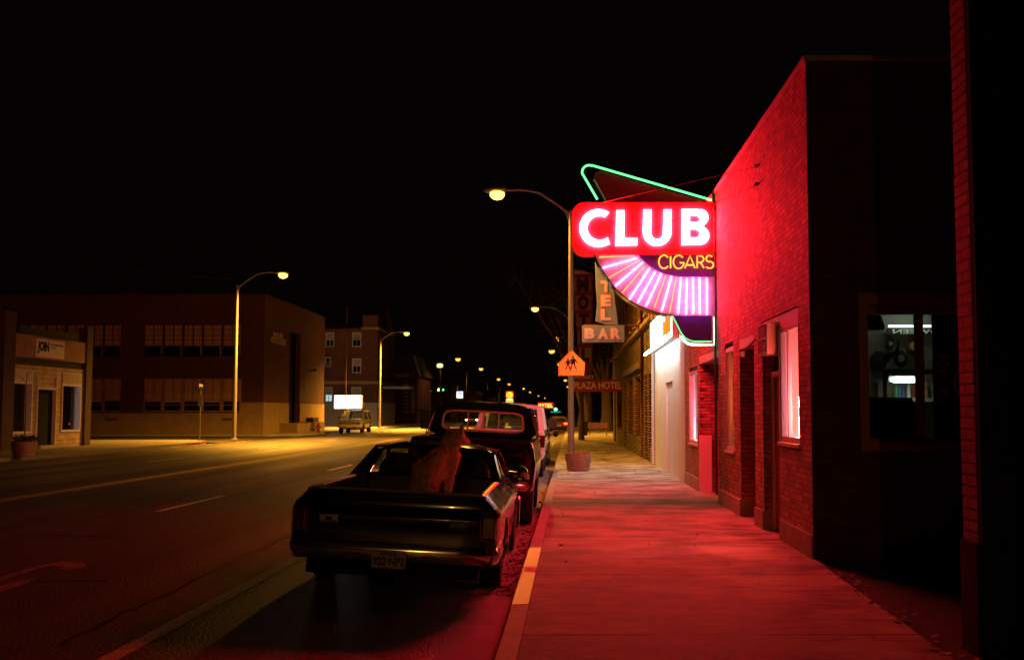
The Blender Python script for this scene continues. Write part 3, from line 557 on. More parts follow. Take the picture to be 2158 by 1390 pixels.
for h in up:
    bm = BM(); box(bm, FX+.2, FX+.22, h[0], h[1], h[2], h[3]); w = obj('window', bm, 'dark_glass', yb)
    bm = BM(); box(bm, FX+.12, FX+.18, h[0], h[1], 6.35, 6.43); obj('meeting_rail', bm, 'beige_base', w); bm = BM(); box(bm, FX-.08, FX+.18, h[0]-.05, h[1]+.05, h[2]-.1, h[2]); obj('sill', bm, 'beige_base', w)
bm = BM(); tube(bm, [(FX-.06, 39.8, .2), (FX-.06, 39.8, 6.0)], .04); obj('conduit', bm, 'rust', yb)
bm = BM(); box(bm, FX-.06, FX, 39.9, 40.3, .15, 1.0)
for k in range(8): box(bm, FX-.05, FX, 35.3+.0*k, 36.0, .15+.0, .7) if k == 0 else None
obj('plinth', bm, 'cement_base', yb)
# near building at the far right: brick pier, dark beyond
nb = thing('corner_shop_building', 'dark building at the right edge showing one red lit brick pier', 'building', (3, 8, 0))
bm = BM(); box(bm, 2.86, 3.9, 7.78, 8.06, .9, 8); obj('pier', bm, 'near_brick', nb); bm = BM(); box(bm, 2.864, 3.9, 7.70, 7.779, .9, 8); obj('pier_shade_panel', bm, 'black', nb)  # black sheet added to stand for shade on the pier's near face
bm = BM(); box(bm, 2.84, 3.9, 7.76, 8.08, -.2, .9); obj('pier_base', bm, 'black', nb)
bm = BM(); box(bm, 3.1, 9, -6, 7.69, -.2, 8); box(bm, 3.905, 9, 7.69, 8.06, -.2, 8); obj('shopfront', bm, 'black', nb)
# ------------------------------------------------------------------ CLUB neon sign
SY = 20.42; SB = 20.78
def sg(u, v, k=1): # crop pixel pairs -> (x, z) in the sign's plane
    if k == 1: px, py = 1200+u/6.318, 340+v/6.318
    else: px, py = 1240+u/6.317, 520+v/6.317
    return cx(px, py, SY)
cs = thing('neon_sign', 'huge red neon sign reading CLUB over a pink fan of tubes and CIGARS', 'neon sign', (2.8, 20.6, 3.0))
MIDY = (SY+SB)/2; x_l, _ = sg(35, 900); x_r, z_t = sg(1940, 545); _, z_b = sg(1940, 1235)
def both(name, bmf, m, parent=cs, smooth=False, flip=True):
    o = obj(name, bmf(), m, parent, smooth=smooth)
    if flip:
        b = bmf()
        for v in b.verts: v.co.y = 2*MIDY - v.co.y
        obj(name, b, m, parent, smooth=smooth)
    return o
MT['sign_red'] = mat('sign_red', (.80, .11, .12), .45, emis=(1, .0, .002), es=.42)  # small even emission added so the painted panel looks lit
MT['sign_blue'] = mat('sign_blue', (.10, .06, .62), .45, var=.15)
MT['fan_paint'] = mat('fan_paint', (.86, .72, .84), .5, var=.3, vscale=7)
MT['cabinet'] = mat('cabinet_edge', (.25, .03, .05), .5)
E_CLUB = emit('club_letters', (1, .010, .022), 300)
E_PINK = emit('pink_tube', (1, .15, .42), 12); E_ORG = emit('amber_tube', (1, .30, .12), 3)
E_CIG = emit('cigars_tube', (1, .20, .02), 5.2); E_GRN = emit('green_tube', (.13, 1, .26), 2.3); E_GW = emit('pale_green_tube', (.45, 1, .6), 4)
def arc(cu, cv, ru, rv, a0, a1, n=14, k=1): return [sg(cu+ru*math.cos(R(a)), cv-rv*math.sin(R(a)), k) for a in [a0+(a1-a0)*i/n for i in range(n+1)]]
# red cabinet
r_ = 160
poly = [sg(1940, 545)] + arc(195, 705, 160, 160, 90, 180) + arc(195, 1080, 160, 160, 180, 270) + [sg(1940, 1240)]
bm = BM(); prism(bm, poly, SY, SB); obj('red_cabinet', bm, 'sign_red', cs)
def letter(polys, holes=()):
    """outline built from quads strips given as outer/inner paths"""
    return polys
def strip_letter(bm, outer, inner, y0, y1):
    n = len(outer)
    O0 = [bm.verts.new((x, y0, z)) for x, z in outer]; I0 = [bm.verts.new((x, y0, z)) for x, z in inner]
    O1 = [bm.verts.new((x, y1, z)) for x, z in outer]; I1 = [bm.verts.new((x, y1, z)) for x, z in inner]
    for i in range(n-1):
        bm.faces.new((O0[i], O0[i+1], I0[i+1], I0[i])); bm.faces.new((O1[i], I1[i], I1[i+1], O1[i+1]))
        bm.faces.new((O0[i], O1[i], O1[i+1], O0[i+1])); bm.faces.new((I0[i], I0[i+1], I1[i+1], I1[i]))
    for i in (0, n-1): bm.faces.new((O0[i], I0[i], I1[i], O1[i]))
def Lc(y0, y1):
    bm = BM()
    o = arc(385, 893, 258, 258, 55, 307, 30); o = [sg(535, 682)] + o[1:-1] + [sg(545, 1105)]
    i = arc(405, 892, 160, 153, 62, 312, 30); i = [sg(480, 752)] + i[1:-1] + [sg(512, 1008)]
    strip_letter(bm, o, i, y0, y1); return bm
def Ll(y0, y1):
    bm = BM(); prism(bm, [sg(620, 652), sg(737, 652), sg(733, 1018), sg(908, 1022), sg(900, 1128), sg(604, 1128)], y0, y1); return bm
def Lu(y0, y1):
    bm = BM()
    o = [sg(978, 645)] + arc(1165, 940, 197, 197, 180, 360, 24) + [sg(1362, 645)]
    i = [sg(1095, 645)] + arc(1165, 960, 70, 72, 180, 360, 24) + [sg(1248, 645)]
    strip_letter(bm, o, i, y0, y1); return bm
def Lb(y0, y1):
    bm = BM()
    def lobe(v0, v1, ur, hv0, hv1):
        vm = (v0+v1)/2; rv = (v1-v0)/2; hm = (hv0+hv1)/2; hr = (hv1-hv0)/2
        o = [sg(1486, v0), sg(1600, v0), sg(ur-rv, v0)] + arc(ur-rv, vm, rv, rv, 80, -80, 14) + [sg(ur-rv, v1), sg(1600, v1), sg(1486, v1)]
        i = [sg(1606, hv0), sg(1607, hv0), sg(1722-hr, hv0)] + arc(1722-hr, hm, hr, hr, 80, -80, 14) + [sg(1722-hr, hv1), sg(1607, hv1), sg(1606, hv1)]
        strip_letter(bm, o, i, y0, y1)
    lobe(635, 866, 1852, 736, 808); lobe(866, 1118, 1864, 915, 1013)
    prism(bm, [sg(1486, 635), sg(1606, 736), sg(1606, 808), sg(1486, 866)], y0, y1); prism(bm, [sg(1486, 866), sg(1606, 915), sg(1606, 1013), sg(1486, 1118)], y0, y1)
    return bm
for f in (Lc, Ll, Lu, Lb):
    def ff(f=f):
        bm = f(SY-.035, SY-.002); bmesh.ops.recalc_face_normals(bm, faces=bm.faces)
        bmesh.ops.delete(bm, geom=[q for q in bm.faces if all(abs(v.co.y-(SY-.002)) < 1e-5 for v in q.verts)], context='FACES_ONLY'); return bm
    both('letter', ff, E_CLUB)
def outline(bm, pts, y, r=.007, close=True):
    pts = [(x, y, z) for x, z in pts]
    if close: pts = pts+[pts[0], pts[1]]
    tube(bm, pts, r, 5)
def ol():
    bm = BM(); y = SY-.042
    o = arc(385, 893, 258, 258, 55, 307, 30); o = [sg(535, 682)] + o[1:-1] + [sg(545, 1105)]; i = arc(405, 892, 160, 153, 62, 312, 30); i = [sg(480, 752)] + i[1:-1] + [sg(512, 1008)]
    outline(bm, o+i[::-1], y)
    outline(bm, [sg(620, 652), sg(737, 652), sg(733, 1018), sg(908, 1022), sg(900, 1128), sg(604, 1128)], y)
    outline(bm, [sg(978, 645)] + arc(1165, 940, 197, 197, 180, 360, 24) + [sg(1362, 645), sg(1248, 645)] + arc(1165, 960, 70, 72, 360, 180, 24) + [sg(1095, 645)], y)
    outline(bm, [sg(1486, 635)] + arc(1737, 750, 115, 115, 90, -55, 12) + arc(1738, 992, 126, 126, 50, -90, 12) + [sg(1486, 1118)], y)
    for v0, v1 in ((736, 808), (915, 1013)): outline(bm, [sg(1606, v0)] + arc(1722-(v1-v0)/2, (v0+v1)/2, (v1-v0)/2, (v1-v0)/2, 90, -90, 10) + [sg(1606, v1)], y)
    return bm
both('letter_outline', ol, 'cabinet')
# fan, blue field, tail
outer = [(80, 100), (110, 175), (150, 250), (205, 340), (280, 450), (370, 570), (460, 650), (550, 715), (650, 775), (750, 822), (860, 862), (960, 890), (1050, 905), (1130, 912), (1300, 914), (1685, 914)]
inner = [(660, 98), (690, 135), (725, 172), (765, 208), (810, 245), (860, 280), (925, 316), (1000, 350), (1075, 370), (1150, 385), (1240, 395), (1300, 396), (1400, 396), (1500, 396), (1600, 396), (1685, 396)]
bm = BM(); strip_letter(bm, [sg(*p, 2) for p in outer], [sg(*p, 2) for p in inner], SY+.03, SB-.03); obj('fan', bm, 'fan_paint', cs)
bm = BM()
po = [sg(*p, 2) for p in outer[:14]]
rows = [[(x, y, z) for y in (SY-.02, SB+.02)] for x, z in po]; grid(bm, rows); obj('fan_edge', bm, 'chrome', cs, solid=.02)
bm = BM(); prism(bm, [sg(*p, 2) for p in inner] + [sg(1685, 96, 2)], SY+.02, SB-.02); obj('blue_field', bm, 'sign_blue', cs)
tl = [(1135, 918), (1165, 965), (1195, 1030), (1230, 1110), (1265, 1165), (1310, 1210), (1360, 1238), (1410, 1248), (1645, 1248), (1645, 918)]
bm = BM(); prism(bm, [sg(*p, 2) for p in tl], SY+.04, SB-.04); obj('tail_panel', bm, 'sign_blue', cs)
T = [((150,138),(610,122),1), ((200,278),(645,152),0), ((280,408),(685,175),1), ((370,510),(720,210),0), ((455,605),(755,255),1), ((550,690),(810,290),0), ((662,735),(888,332),0), ((770,780),(968,360),0), ((875,815),(1028,382),1), ((980,845),(1105,398),0), ((1083,865),(1168,415),1), ((1195,880),(1230,415),0), ((1300,890),(1308,425),0), ((1395,880),(1392,412),0), ((1482,880),(1478,415),0), ((1578,890),(1575,428),0)]
for a, b, k in T:
    def f(a=a, b=b, k=k):
        bm = BM(); p, q = sg(*a, 2), sg(*b, 2); y = SY-.02
        tube(bm, [(p[0], SY+.03, p[1]), (p[0], y, p[1]), (q[0], y, q[1]), (q[0], SY+.03, q[1])], .008 if k else .016, 6); return bm
    both('fan_tube', f, E_ORG if k else E_PINK)
# CIGARS strokes
def strokes():
    U = []
    a_ = lambda cu, cv, ru, rv, s, e, n=14: [(cu+ru*math.cos(R(t)), cv-rv*math.sin(R(t))) for t in [s+(e-s)*i/n for i in range(n+1)]]
    U.append(a_(1005, 202, 70, 88, 40, 318)); U.append([(1092, 128), (1092, 285)])
    U.append(a_(1200, 204, 72, 88, 42, 352, 16)+[(1270, 214), (1215, 214)])
    U.append([(1283, 285), (1350, 120), (1416, 285)]); U.append([(1305, 245), (1395, 245)])
    U.append([(1445, 285), (1445, 125), (1490, 125)]+a_(1490, 167, 42, 42, 90, -90, 8)+[(1448, 209)]); U.append([(1490, 212), (1535, 282)])
    U.append([(1645, 135)]+a_(1605, 160, 40, 42, 60, 250, 8)+a_(1612, 243, 50, 45, 75, -120, 10)+[(1565, 270)])
    return U
def cigf():
    bm = BM()
    for st in strokes(): tube(bm, [(sg(u, v, 2)[0], SY-.03, sg(u, v, 2)[1]) for u, v in st], .0115, 6)
    return bm
both('cigars_lettering', cigf, E_CIG)
# green arrow tube on top with its panel, green outline under the tail
def gtop():
    bm = BM(); p = [(375, 490), (185, 165)] + [(265+95*math.cos(R(t)), 125-92*math.sin(R(t))) for t in range(195, 75, -15)] + [(320, 40), (1905, 500)]
    tube(bm, [(sg(u, v)[0], MIDY-.06, sg(u, v)[1]) for u, v in p], .020, 8); return bm
obj('arrow_tube', gtop(), E_GRN, cs, smooth=True)
bm = BM(); prism(bm, [sg(1850, 510), sg(1500, 420), sg(420, 100), sg(345, 130), sg(330, 190), sg(430, 430), sg(490, 548), sg(1850, 548)], MIDY-.03, MIDY+.03); obj('arrow_panel', bm, mat('arrow_maroon', (.16, .015, .03), .6), cs)
bm = BM(); tube(bm, [(sg(u, v)[0], MIDY-.05, sg(u, v)[1]) for u, v in ((325, 225), (445, 440), (495, 545))], .02, 6); obj('arrow_edge', bm, 'steel', cs)
gt2 = [(1240, 1185), (1275, 1240), (1330, 1282), (1400, 1298), (1688, 1298), (1688, 930)]
def gb():
    bm = BM(); tube(bm, [(sg(u, v, 2)[0], MIDY-.1, sg(u, v, 2)[1]) for u, v in gt2], .024, 8); return bm
obj('outline_tube', gb(), E_GW, cs, smooth=True)
bm = BM(); tube(bm, [(sg(u, v, 2)[0], MIDY-.1, sg(u, v, 2)[1]) for u, v in [(960, 893), (1125, 915), (1190, 1040), (1240, 1140), (1300, 1215), (1400, 1252), (1645, 1252)]], .009, 6); obj('outline_tube', bm, E_GRN, cs)
bm = BM()
for v in (575, 1205): 
    x, z = sg(1945, v); box(bm, x-.02, 2.8, SY+.1, SY+.18, z-.03, z+.03)
obj('mounting_bracket', bm, 'rust', cs)
bm = BM()
a = atx(1600, 350, 2.8); b = Vector((sg(350, 545)[0], MIDY, sg(350, 545)[1])); tube(bm, [a, b], .006, 5)
a = atx(1600, 388, 2.8); b2 = Vector((sg(320, 1235)[0], SY-.01, sg(320, 1235)[1])); tube(bm, [a, b2], .005, 5)
for p in (atx(1598, 350, 2.8), atx(1598, 388, 2.8)): box(bm, 2.74, 2.82, p.y-.06, p.y+.06, p.z-.015, p.z+.015)
obj('guy_wire', bm, 'rust', cs)
# ------------------------------------------------------------------ HOTEL BAR sign, MOTEL blade, PLAZA HOTEL sign
MT['grey_paint'] = mat('grey_sign', (.21, .28, .48), .6, var=.1); MT['pale_letters'] = mat('pale_letters', (.70, .60, .80), .6)
MT['dead_tube'] = mat('unlit_tube', (.80, .25, .16), .4)
hs = thing('hotel_bar_sign', 'grey unlit hanging sign with HOTEL stacked over BAR', 'sign', (1.4, 39.2, 4.8)); HY = 39.2
def q(px, py, Y=HY): return cx(px, py, Y)
bm = BM(); prism(bm, [q(1227, 686), q(1316, 685), q(1316, 720), q(1227, 721)], HY, HY+.3); obj('bar_box', bm, 'grey_paint', hs, bevel=.01)
bm = BM(); prism(bm, [q(1252, 480), q(1256, 600), q(1259, 640), q(1255, 676), q(1275, 683), q(1303, 684), q(1297, 640), q(1293, 600), q(1290, 480)], HY+.02, HY+.28); obj('upright_box', bm, 'grey_paint', hs, bevel=.01)
def neontext(s, b, Y, parent, m1, m2, bold=.03):
    (x0, z1), (x1, z0) = q(b[0], b[1], Y), q(b[2], b[3], Y)
    o = obj('letter' if len(s) == 1 else 'lettering', text_fit(s, x0, x1, z0, z1, Y-.01, .02, bold), m1, parent)
    obj('tube_outline', text_fit(s, x0-.03, x1+.03, z0-.03, z1+.03, Y-.003, .008, bold+.025), m2, o); return o
for s, b in (('B', (1233, 692, 1253, 713)), ('A', (1261, 692, 1281, 713)), ('R', (1288, 692, 1308, 713))): neontext(s, b, HY, hs, 'pale_letters', 'dead_tube', .05)
for s, b in (('H', (1267, 506, 1286, 530)), ('O', (1267, 538, 1286, 561)), ('T', (1267, 592, 1287, 615)), ('E', (1267, 622, 1287, 645)), ('L', (1267, 652, 1287, 674))): neontext(s, b, HY+.02, hs, 'pale_letters', 'dead_tube', .05)
bm = BM(); z = q(1350, 685)[1]; tube(bm, [(.65, HY+.15, z), (2.8, HY+.15, z)], .035); tube(bm, [(1.5, HY+.15, z+.1), (2.8, HY+.15, 7.8)], .012); obj('bracket', bm, 'rust', hs)
ph = thing('plaza_hotel_sign', 'dark red hanging sign reading PLAZA HOTEL with VACANCY above', 'sign', (1.5, 56, 2.9)); PY = 56
MT['sign_maroon'] = mat('sign_maroon', (.34, .03, .03), .5); MT['sign_cream'] = mat('sign_cream', (.95, .88, .50), .5)
bm = BM(); (x0, z1), (x1, z0) = q(1206, 800, PY), q(1311, 825, PY); box(bm, x0, x1, PY, PY+.3, z0, z1); obj('box', bm, 'sign_maroon', ph, bevel=.015)
obj('lettering', text_fit('PLAZA HOTEL', q(1209, 0, PY)[0], q(1308, 0, PY)[0], q(0, 819, PY)[1], q(0, 804, PY)[1], PY-.01, .02, .02), 'sign_cream', ph)
bm = BM(); (x0, z1), (x1, z0) = q(1207, 789, PY), q(1252, 799, PY); box(bm, x0, x1, PY+.03, PY+.25, z0, z1); obj('vacancy_box', bm, 'sign_maroon', ph)
obj('lettering', text_fit('VACANCY', q(1210, 0, PY)[0], q(1250, 0, PY)[0], q(0, 797.5, PY)[1], q(0, 791, PY)[1], PY+.015, .01, .01), 'sign_cream', ph)
ms = thing('vertical_blade_sign', 'tall red and cream vertical sign with stacked dark letters behind the lamp post', 'sign', (.8, 56.5, 3.5)); MY = 56.4
bm = BM(); prism(bm, [q(1208, 566, MY), q(1230, 570, MY), q(1250, 577, MY), q(1248, 790, MY), q(1222, 790, MY), q(1208, 600, MY)], MY, MY+.4); obj('cabinet', bm, 'sign_maroon', ms)
bm = BM(); prism(bm, [q(1210, 570, MY), q(1226, 570, MY), q(1246, 576, MY), q(1211, 578, MY)], MY-.012, MY-.002); obj('cap', bm, 'sign_cream', ms)
MT['brown_letter'] = mat('brown_letter', (.09, .035, .03), .6)
for s, (a, b, c, d) in (('M', (1210, 584, 1246, 616)), ('O', (1212, 622, 1246, 654)), ('T', (1215, 660, 1246, 689)), ('E', (1218, 696, 1246, 724)), ('L', (1221, 733, 1246, 762))):
    bm = BM(); (x0, z1), (x1, z0) = q(a, b, MY), q(c, d, MY); box(bm, x0, x1, MY-.012, MY-.002, z0, z1); pn = obj('letter_panel', bm, mat('cream_panel', (.50, .40, .25), .6), ms)
    xw = x1-x0
    obj('letter', text_fit(s, x0+xw*.15, x1-xw*.15, z0+.02, z1-.02, MY-.02, .01, .07), 'brown_letter', pn)
    bm = BM(); tube(bm, [(x0+xw*t, MY-.04-.02*math.sin(t*9), z0-.07+.05*math.cos(t*8)) for t in [i/10 for i in range(11)]], .02, 6); obj('unlit_neon_tube', bm, mat('dark_red_tube', (.5, .02, .03), .15), pn)
bm = BM(); z = q(1300, 757, MY)[1]; tube(bm, [(1.2, MY+.2, z), (2.8, MY+.2, z)], .03); obj('bracket', bm, 'rust', ms)
# ------------------------------------------------------------------ street lamps
MT['lamp'] = emit('sodium_lens', (1, .50, .055), 8); MT['lamp_far'] = emit('sodium_lens_far', (1, .42, .05), 2.4)
def lamp_mesh(side, H=9.2, reach=2.55, label='', low=True):
    L = thing('street_lamp', label, 'street lamp', (0, 0, 0), 'cobra head street lamps along both kerbs', world=False)
    bm = BM(); tube(bm, [(0, 0, 0), (0, 0, .5), (0, 0, H-.6)], [.13, .115, .075], 12); lathe(bm, [(.2, 0), (.2, .04), (.14, .06)], (0, 0, 0), 12); obj('pole', bm, 'galv', L, smooth=True)
    s = side; bm = BM()
    tube(bm, [(0, 0, H-.75), (s*.5, 0, H-.38), (s*1.1, 0, H+.02), (s*1.7, 0, H+.12), (s*(reach-.3), 0, H+.10)], [.045, .042, .04, .035, .032], 8); tube(bm, [(0, 0, H-1.15), (s*.2, 0, H-.62)], .02, 6); obj('arm', bm, 'galv', L, smooth=True)
    bm = BM(); x = s*reach
    lathe(bm, [(.02, -.5), (.12, -.42), (.2, -.2), (.24, .05), (.2, .26), (.02, .34)], (x, 0, H+.1), 12, 'x')
    for v in bm.verts:
        v.co.z = H+.1+(v.co.z-H-.1)*.55
        if s < 0: pass
    h = obj('head', bm, 'galv', L, smooth=True)
    bm = BM(); k_ = 1 if low else 1.45; lathe(bm, [(.25*k_, 0), (.25*k_, -.12*k_), (.17*k_, -.22*k_), (.001, -.27*k_)], (x, 0, H+.03), 16); obj('lens', bm, 'lamp' if low else 'lamp_far', h, smooth=True)
    return L
ordw = ['nearest', 'second', 'third', 'fourth', 'fifth', 'sixth', 'seventh', 'eighth', 'ninth', 'tenth', 'eleventh']
pr = lamp_mesh(-1, low=True); plm = lamp_mesh(1, low=True); fr = lamp_mesh(-1, low=False); fl_ = lamp_mesh(1, low=False)
RL = [(38, .2), (80.9, .35), (113, 1.9), (137, .9), (174, 1.7), (220, 2.1), (262, 2.6), (330, 3.4)]
LLp = [(61.8, -18.35), (108, -18.0), (160, -18.0), (196, -17.4), (258, -18), (303, -17.8), (360, -16), (425, -16), (520, -15), (600, -13.5)]
first = {}
def put(proto, key, Y, x, z, lab):
    o = proto if key not in first else copy_tree(proto); first[key] = 1
    o.location = (x, Y, z); o['label'] = lab; return o
for i, (Y, x) in enumerate(RL):
    k = 'r' if i < 2 else 'fr'; o = put(pr if i < 2 else fr, k, Y, x, SW, ('tall street lamp behind the barrel planter, arm over the road' if i == 0 else f'{ordw[i]} street lamp from the viewer along the right kerb'))
    if i < 3: light('lamp_light', 'SPOT', (-2.55, 0, 8.93), (1, .41, .035), [4700, 9000, 9000][i], .12, o, spot=R(164), blend=.5)
o = put(pr, 'r', -27, .0, SW, 'street lamp standing behind the viewer on the right pavement'); light('lamp_light', 'POINT', (-2.55, 0, 8.90), (1, .42, .08), 1700, .2, o)
for i, (Y, x) in enumerate(LLp):
    k = 'l' if i < 2 else 'fl'; o = put(plm if i < 2 else fl_, k, Y, x, .29 if i == 0 else .27, ('left street lamp on the corner pavement in front of the school' if i == 0 else f'{ordw[i]} street lamp from the viewer along the left kerb'))
    if i < 4: light('lamp_light', 'SPOT', (2.55, 0, 8.93), (1, .41, .035), [36000, 26000, 16000, 16000][i], .12, o, spot=R(156), blend=1)
# wires
for pts, lab in ((((-38, 61, 11.5), (-28, 61.5, 9.9), (-18.35, 61.8, 9.2)), 'thin black wire sagging to the top of the corner street lamp'), ((tuple(at(640, 720, 100)), tuple(at(740, 743, 106)), tuple(at(797, 722, 108))), 'sagging wire strung to the second left street lamp')):
    bm = BM(); p0, p1, p2 = [Vector(p) for p in pts]; tube(bm, [p0*(1-t)*(1-t)+p1*2*t*(1-t)+p2*t*t for t in [i/16 for i in range(17)]], .012, 5); tag(obj('overhead_wire', bm, 'dark'), lab, 'wire')
# school crossing sign
sc = thing('school_crossing_sign', 'orange pentagon school crossing sign with two walking figures on the lamp post', 'sign', (.2, 37.8, 3))
def sp(px, py): return cx(px, py, 37.75)
MT['sign_orange'] = mat('sign_orange', (.85, .25, .02), .3, emis=(1, .22, .01), es=.05)
MT['sign_orange'] = mat('sign_orange', (1.0, .58, .07), .42, metal=.7)
pent = [sp(1177, 764), sp(1205, 737), sp(1233, 764), sp(1231, 791), sp(1177, 791)]
bm = BM(); prism(bm, pent, 37.75, 37.76); obj('plate', bm, 'sign_orange', sc)
bm = BM(); c0 = Vector((sum(p[0] for p in pent)/5, 0, sum(p[1] for p in pent)/5)); outline(bm, [(c0.x+(x-c0.x)*.93, c0.z+(z-c0.z)*.93) for x, z in pent], 37.745, .008); obj('border', bm, 'black', sc)
def kid(cxp, top, bot, flip):
    def f(u, v): return sp(cxp+u*(bot-top)*.9, top+v*(bot-top))
    bm = BM(); y0, y1 = 37.735, 37.748
    prism(bm, [(f(0, .09)[0]+.035*math.cos(t), f(0, .09)[1]+.035*math.sin(t)) for t in [R(k*36) for k in range(10)]], y0, y1)
    prism(bm, [f(-.12, .2), f(.1, .2), f(.16, .55), f(-.16, .55)], y0, y1)
    for pts in ([f(-.05, .5), f(-.12, .78), f(-.24, .98)], [f(.05, .5), f(.13, .75), f(.26, .98)], [f(-.1, .22), f(-.26, .42), f(-.34, .4)], [f(.1, .22), f(.22, .4), f(.32, .5)]): tube(bm, [(x, 37.74, z) for x, z in pts], .018, 5)
    return bm
obj('walking_figure', kid(1197, 754.5, 779, 0), 'black', sc); obj('walking_figure', kid(1208, 749, 780, 1), 'black', sc)
bm = BM(); x, z = sp(1205, 786); tube(bm, [(sp(1183, 0)[0], 37.745, z+.06), (sp(1226, 0)[0], 37.745, z+.06)], .005, 4); tube(bm, [(sp(1185, 0)[0], 37.745, z+.22), (sp(1225, 0)[0], 37.745, z+.22)], .004, 4); obj('crosswalk_bars', bm, 'black', sc)
bm = BM(); box(bm, x-.1, x+.1, 37.765, 37.9, 3.1, 3.14); box(bm, x-.1, x+.1, 37.765, 37.9, 3.6, 3.64); obj('clamp', bm, 'steel', sc)
# ------------------------------------------------------------------ barrels
def barrel(loc, r, h, label):
    t = thing('barrel_planter', label, 'planter', loc, 'half barrel planters', world=False)
    bm = BM(); n = 22
    for k in range(n):
        a0, a1 = 2*math.pi*k/n+.012, 2*math.pi*(k+1)/n-.012; rows = []
        for j in range(7):
            z = h*j/6; rr = r*(.78+.22*(j/6)**.8); rows.append([(rr*math.cos(a), rr*math.sin(a), z) for a in (a0, (a0+a1)/2, a1)]+[((rr-.02)*math.cos(a), (rr-.02)*math.sin(a), z) for a in (a1, a0)])
        vs = grid(bm, rows, True); bm.faces.new(vs[-1])
    obj('staves', bm, 'wood', t)
    bm = BM()
    for z0, z1 in ((h*.08, h*.2), (h*.62, h*.73)):
        f = lambda z: r*(.78+.22*(z/h)**.8)+.004
        lathe(bm, [(f(z0), z0), (f(z1), z1), (f(z1)+.004, z1), (f(z0)+.004, z0)], (0, 0, 0), 36)
    obj('hoops', bm, mat('hoop_metal', (.30, .22, .19), .5, metal=.6, var=.3), t)
    bm = BM(); lathe(bm, [(r*.92, h*.86), (.001, h*.9)], (0, 0, 0), 24); obj('soil', bm, 'dark', t)
    return t
def ground_pt(px, py, z): d = ray(px, py); t = (z-CH)/d.z; return Vector((0, 0, CH))+d*t
bp = ground_pt(1219, 993, SW); barrel((bp.x, bp.y+.3, SW+.002), .385, .50, 'weathered half barrel planter standing on the right pavement by the lamp post')
bp = ground_pt(38, 963, LZ); b2 = barrel((bp.x, bp.y+.4, LZ), .42, .52, 'half barrel planter with a bare sapling before the storefront')
bm = BM(); random.seed(4)
for k in range(260):
    a, r_, h_ = random.random()*6.28, .36*random.random()**.5, .5+random.random()*.16; p = Vector((r_*math.cos(a), r_*math.sin(a), h_)); q_ = Vector((random.uniform(-1, 1), random.uniform(-1, 1), random.uniform(-.3, 1))).normalized()*.06; s_ = q_.orthogonal()*.5
    face(bm, [p, p+q_+s_, p+q_*2, p+q_-s_])
bs = bpy.data.objects.new('x', None); bpy.data.objects.remove(bs)
sap = thing('potted_sapling', 'thin bare sapling with low dark foliage growing in the left barrel', 'plant', (bp.x, bp.y+.4, LZ+.4), world=False)
for v in bm.verts: v.co.z -= .4
obj('foliage', bm, 'leaf', sap)
bm = BM(); tube(bm, [(0, 0, 0), (.01, 0, .9), (-.02, 0, 1.9), (.02, .02, 2.5)], [.025, .02, .015, .006], 6)
for k in range(12):
    z = 1.0+k*.12; a = k*2.4; tube(bm, [(0, 0, z), (.25*math.cos(a), .25*math.sin(a), z+.22), (.42*math.cos(a+.3), .42*math.sin(a+.3), z+.3)], [.007, .005, .002], 4)
obj('stem', bm, 'bark', sap)
# ------------------------------------------------------------------ vehicles
def lt_(tab, y):
    if y <= tab[0][0]: return tab[0][1]
    for (a, b), (c, d) in zip(tab, tab[1:]):
        if y <= c: return b+(d-b)*(y-a)/(c-a)
    return tab[-1][1]
def side_grid(bm, s, y0, y1, hw, zs, prof, arches, zb, wc, ny=70, nz=14):
    rows = []
    for i in range(ny+1):
        y = y0+(y1-y0)*i/ny; base = lt_(zb, y) if isinstance(zb, list) else zb; b0 = base
        for yw, r in arches:
            if abs(y-yw) < r: base = max(base, wc+math.sqrt(r*r-(y-yw)**2))
        top = lt_(zs, y); h = lt_(hw, y)
        rows.append([(s*h*lt_(prof, (z-b0)/(top-b0)), y, z) for z in [base+(top-base)*k/nz for k in range(nz+1)]])
    grid(bm, rows)
def lid(bm, y0, y1, hw, zs, prof, crown, n=14, nx=12):
    rows = []
    for i in range(n+1):
        y = y0+(y1-y0)*i/n; h = lt_(hw, y)*prof[-1][1]; z = lt_(zs, y)
        rows.append([(h*t, y, z+crown*(1-t*t)) for t in [-1+2*k/nx for k in range(nx+1)]])
    grid(bm, rows)
def cap(bm, y, hw, zs, prof, zb, crown=0, n=14):
    top = lt_(zs, y); h = lt_(hw, y); zb = lt_(zb, y) if isinstance(zb, list) else zb
    R_ = [(h*lt_(prof, k/n), y, zb+(top-zb)*k/n) for k in range(n+1)]
    rows = [[(-x, y_, z), (-x*.5, y_, z), (0, y_, z), (x*.5, y_, z), (x, y_, z)] for x, y_, z in R_]
    grid(bm, rows)
def wheel(root, x, y, z, r, w, s, rimm='chrome'):
    bm = BM(); lathe(bm, [(r*.62, -w/2), (r*.93, -w/2), (r, -w*.36), (r, w*.36), (r*.93, w/2), (r*.62, w/2)], (x, y, z), 32, 'x')
    for k in range(32): pass
    t = obj('wheel', bm, 'tyre', root, smooth=True)
    bm = BM(); o = s*w/2; lathe(bm, [(r*.62, o*.9), (r*.58, o*.6), (r*.3, o*.5), (r*.28, o*.95), (.001, o*1.0)], (x, y, z), 24, 'x'); obj('rim', bm, rimm, t, smooth=True)
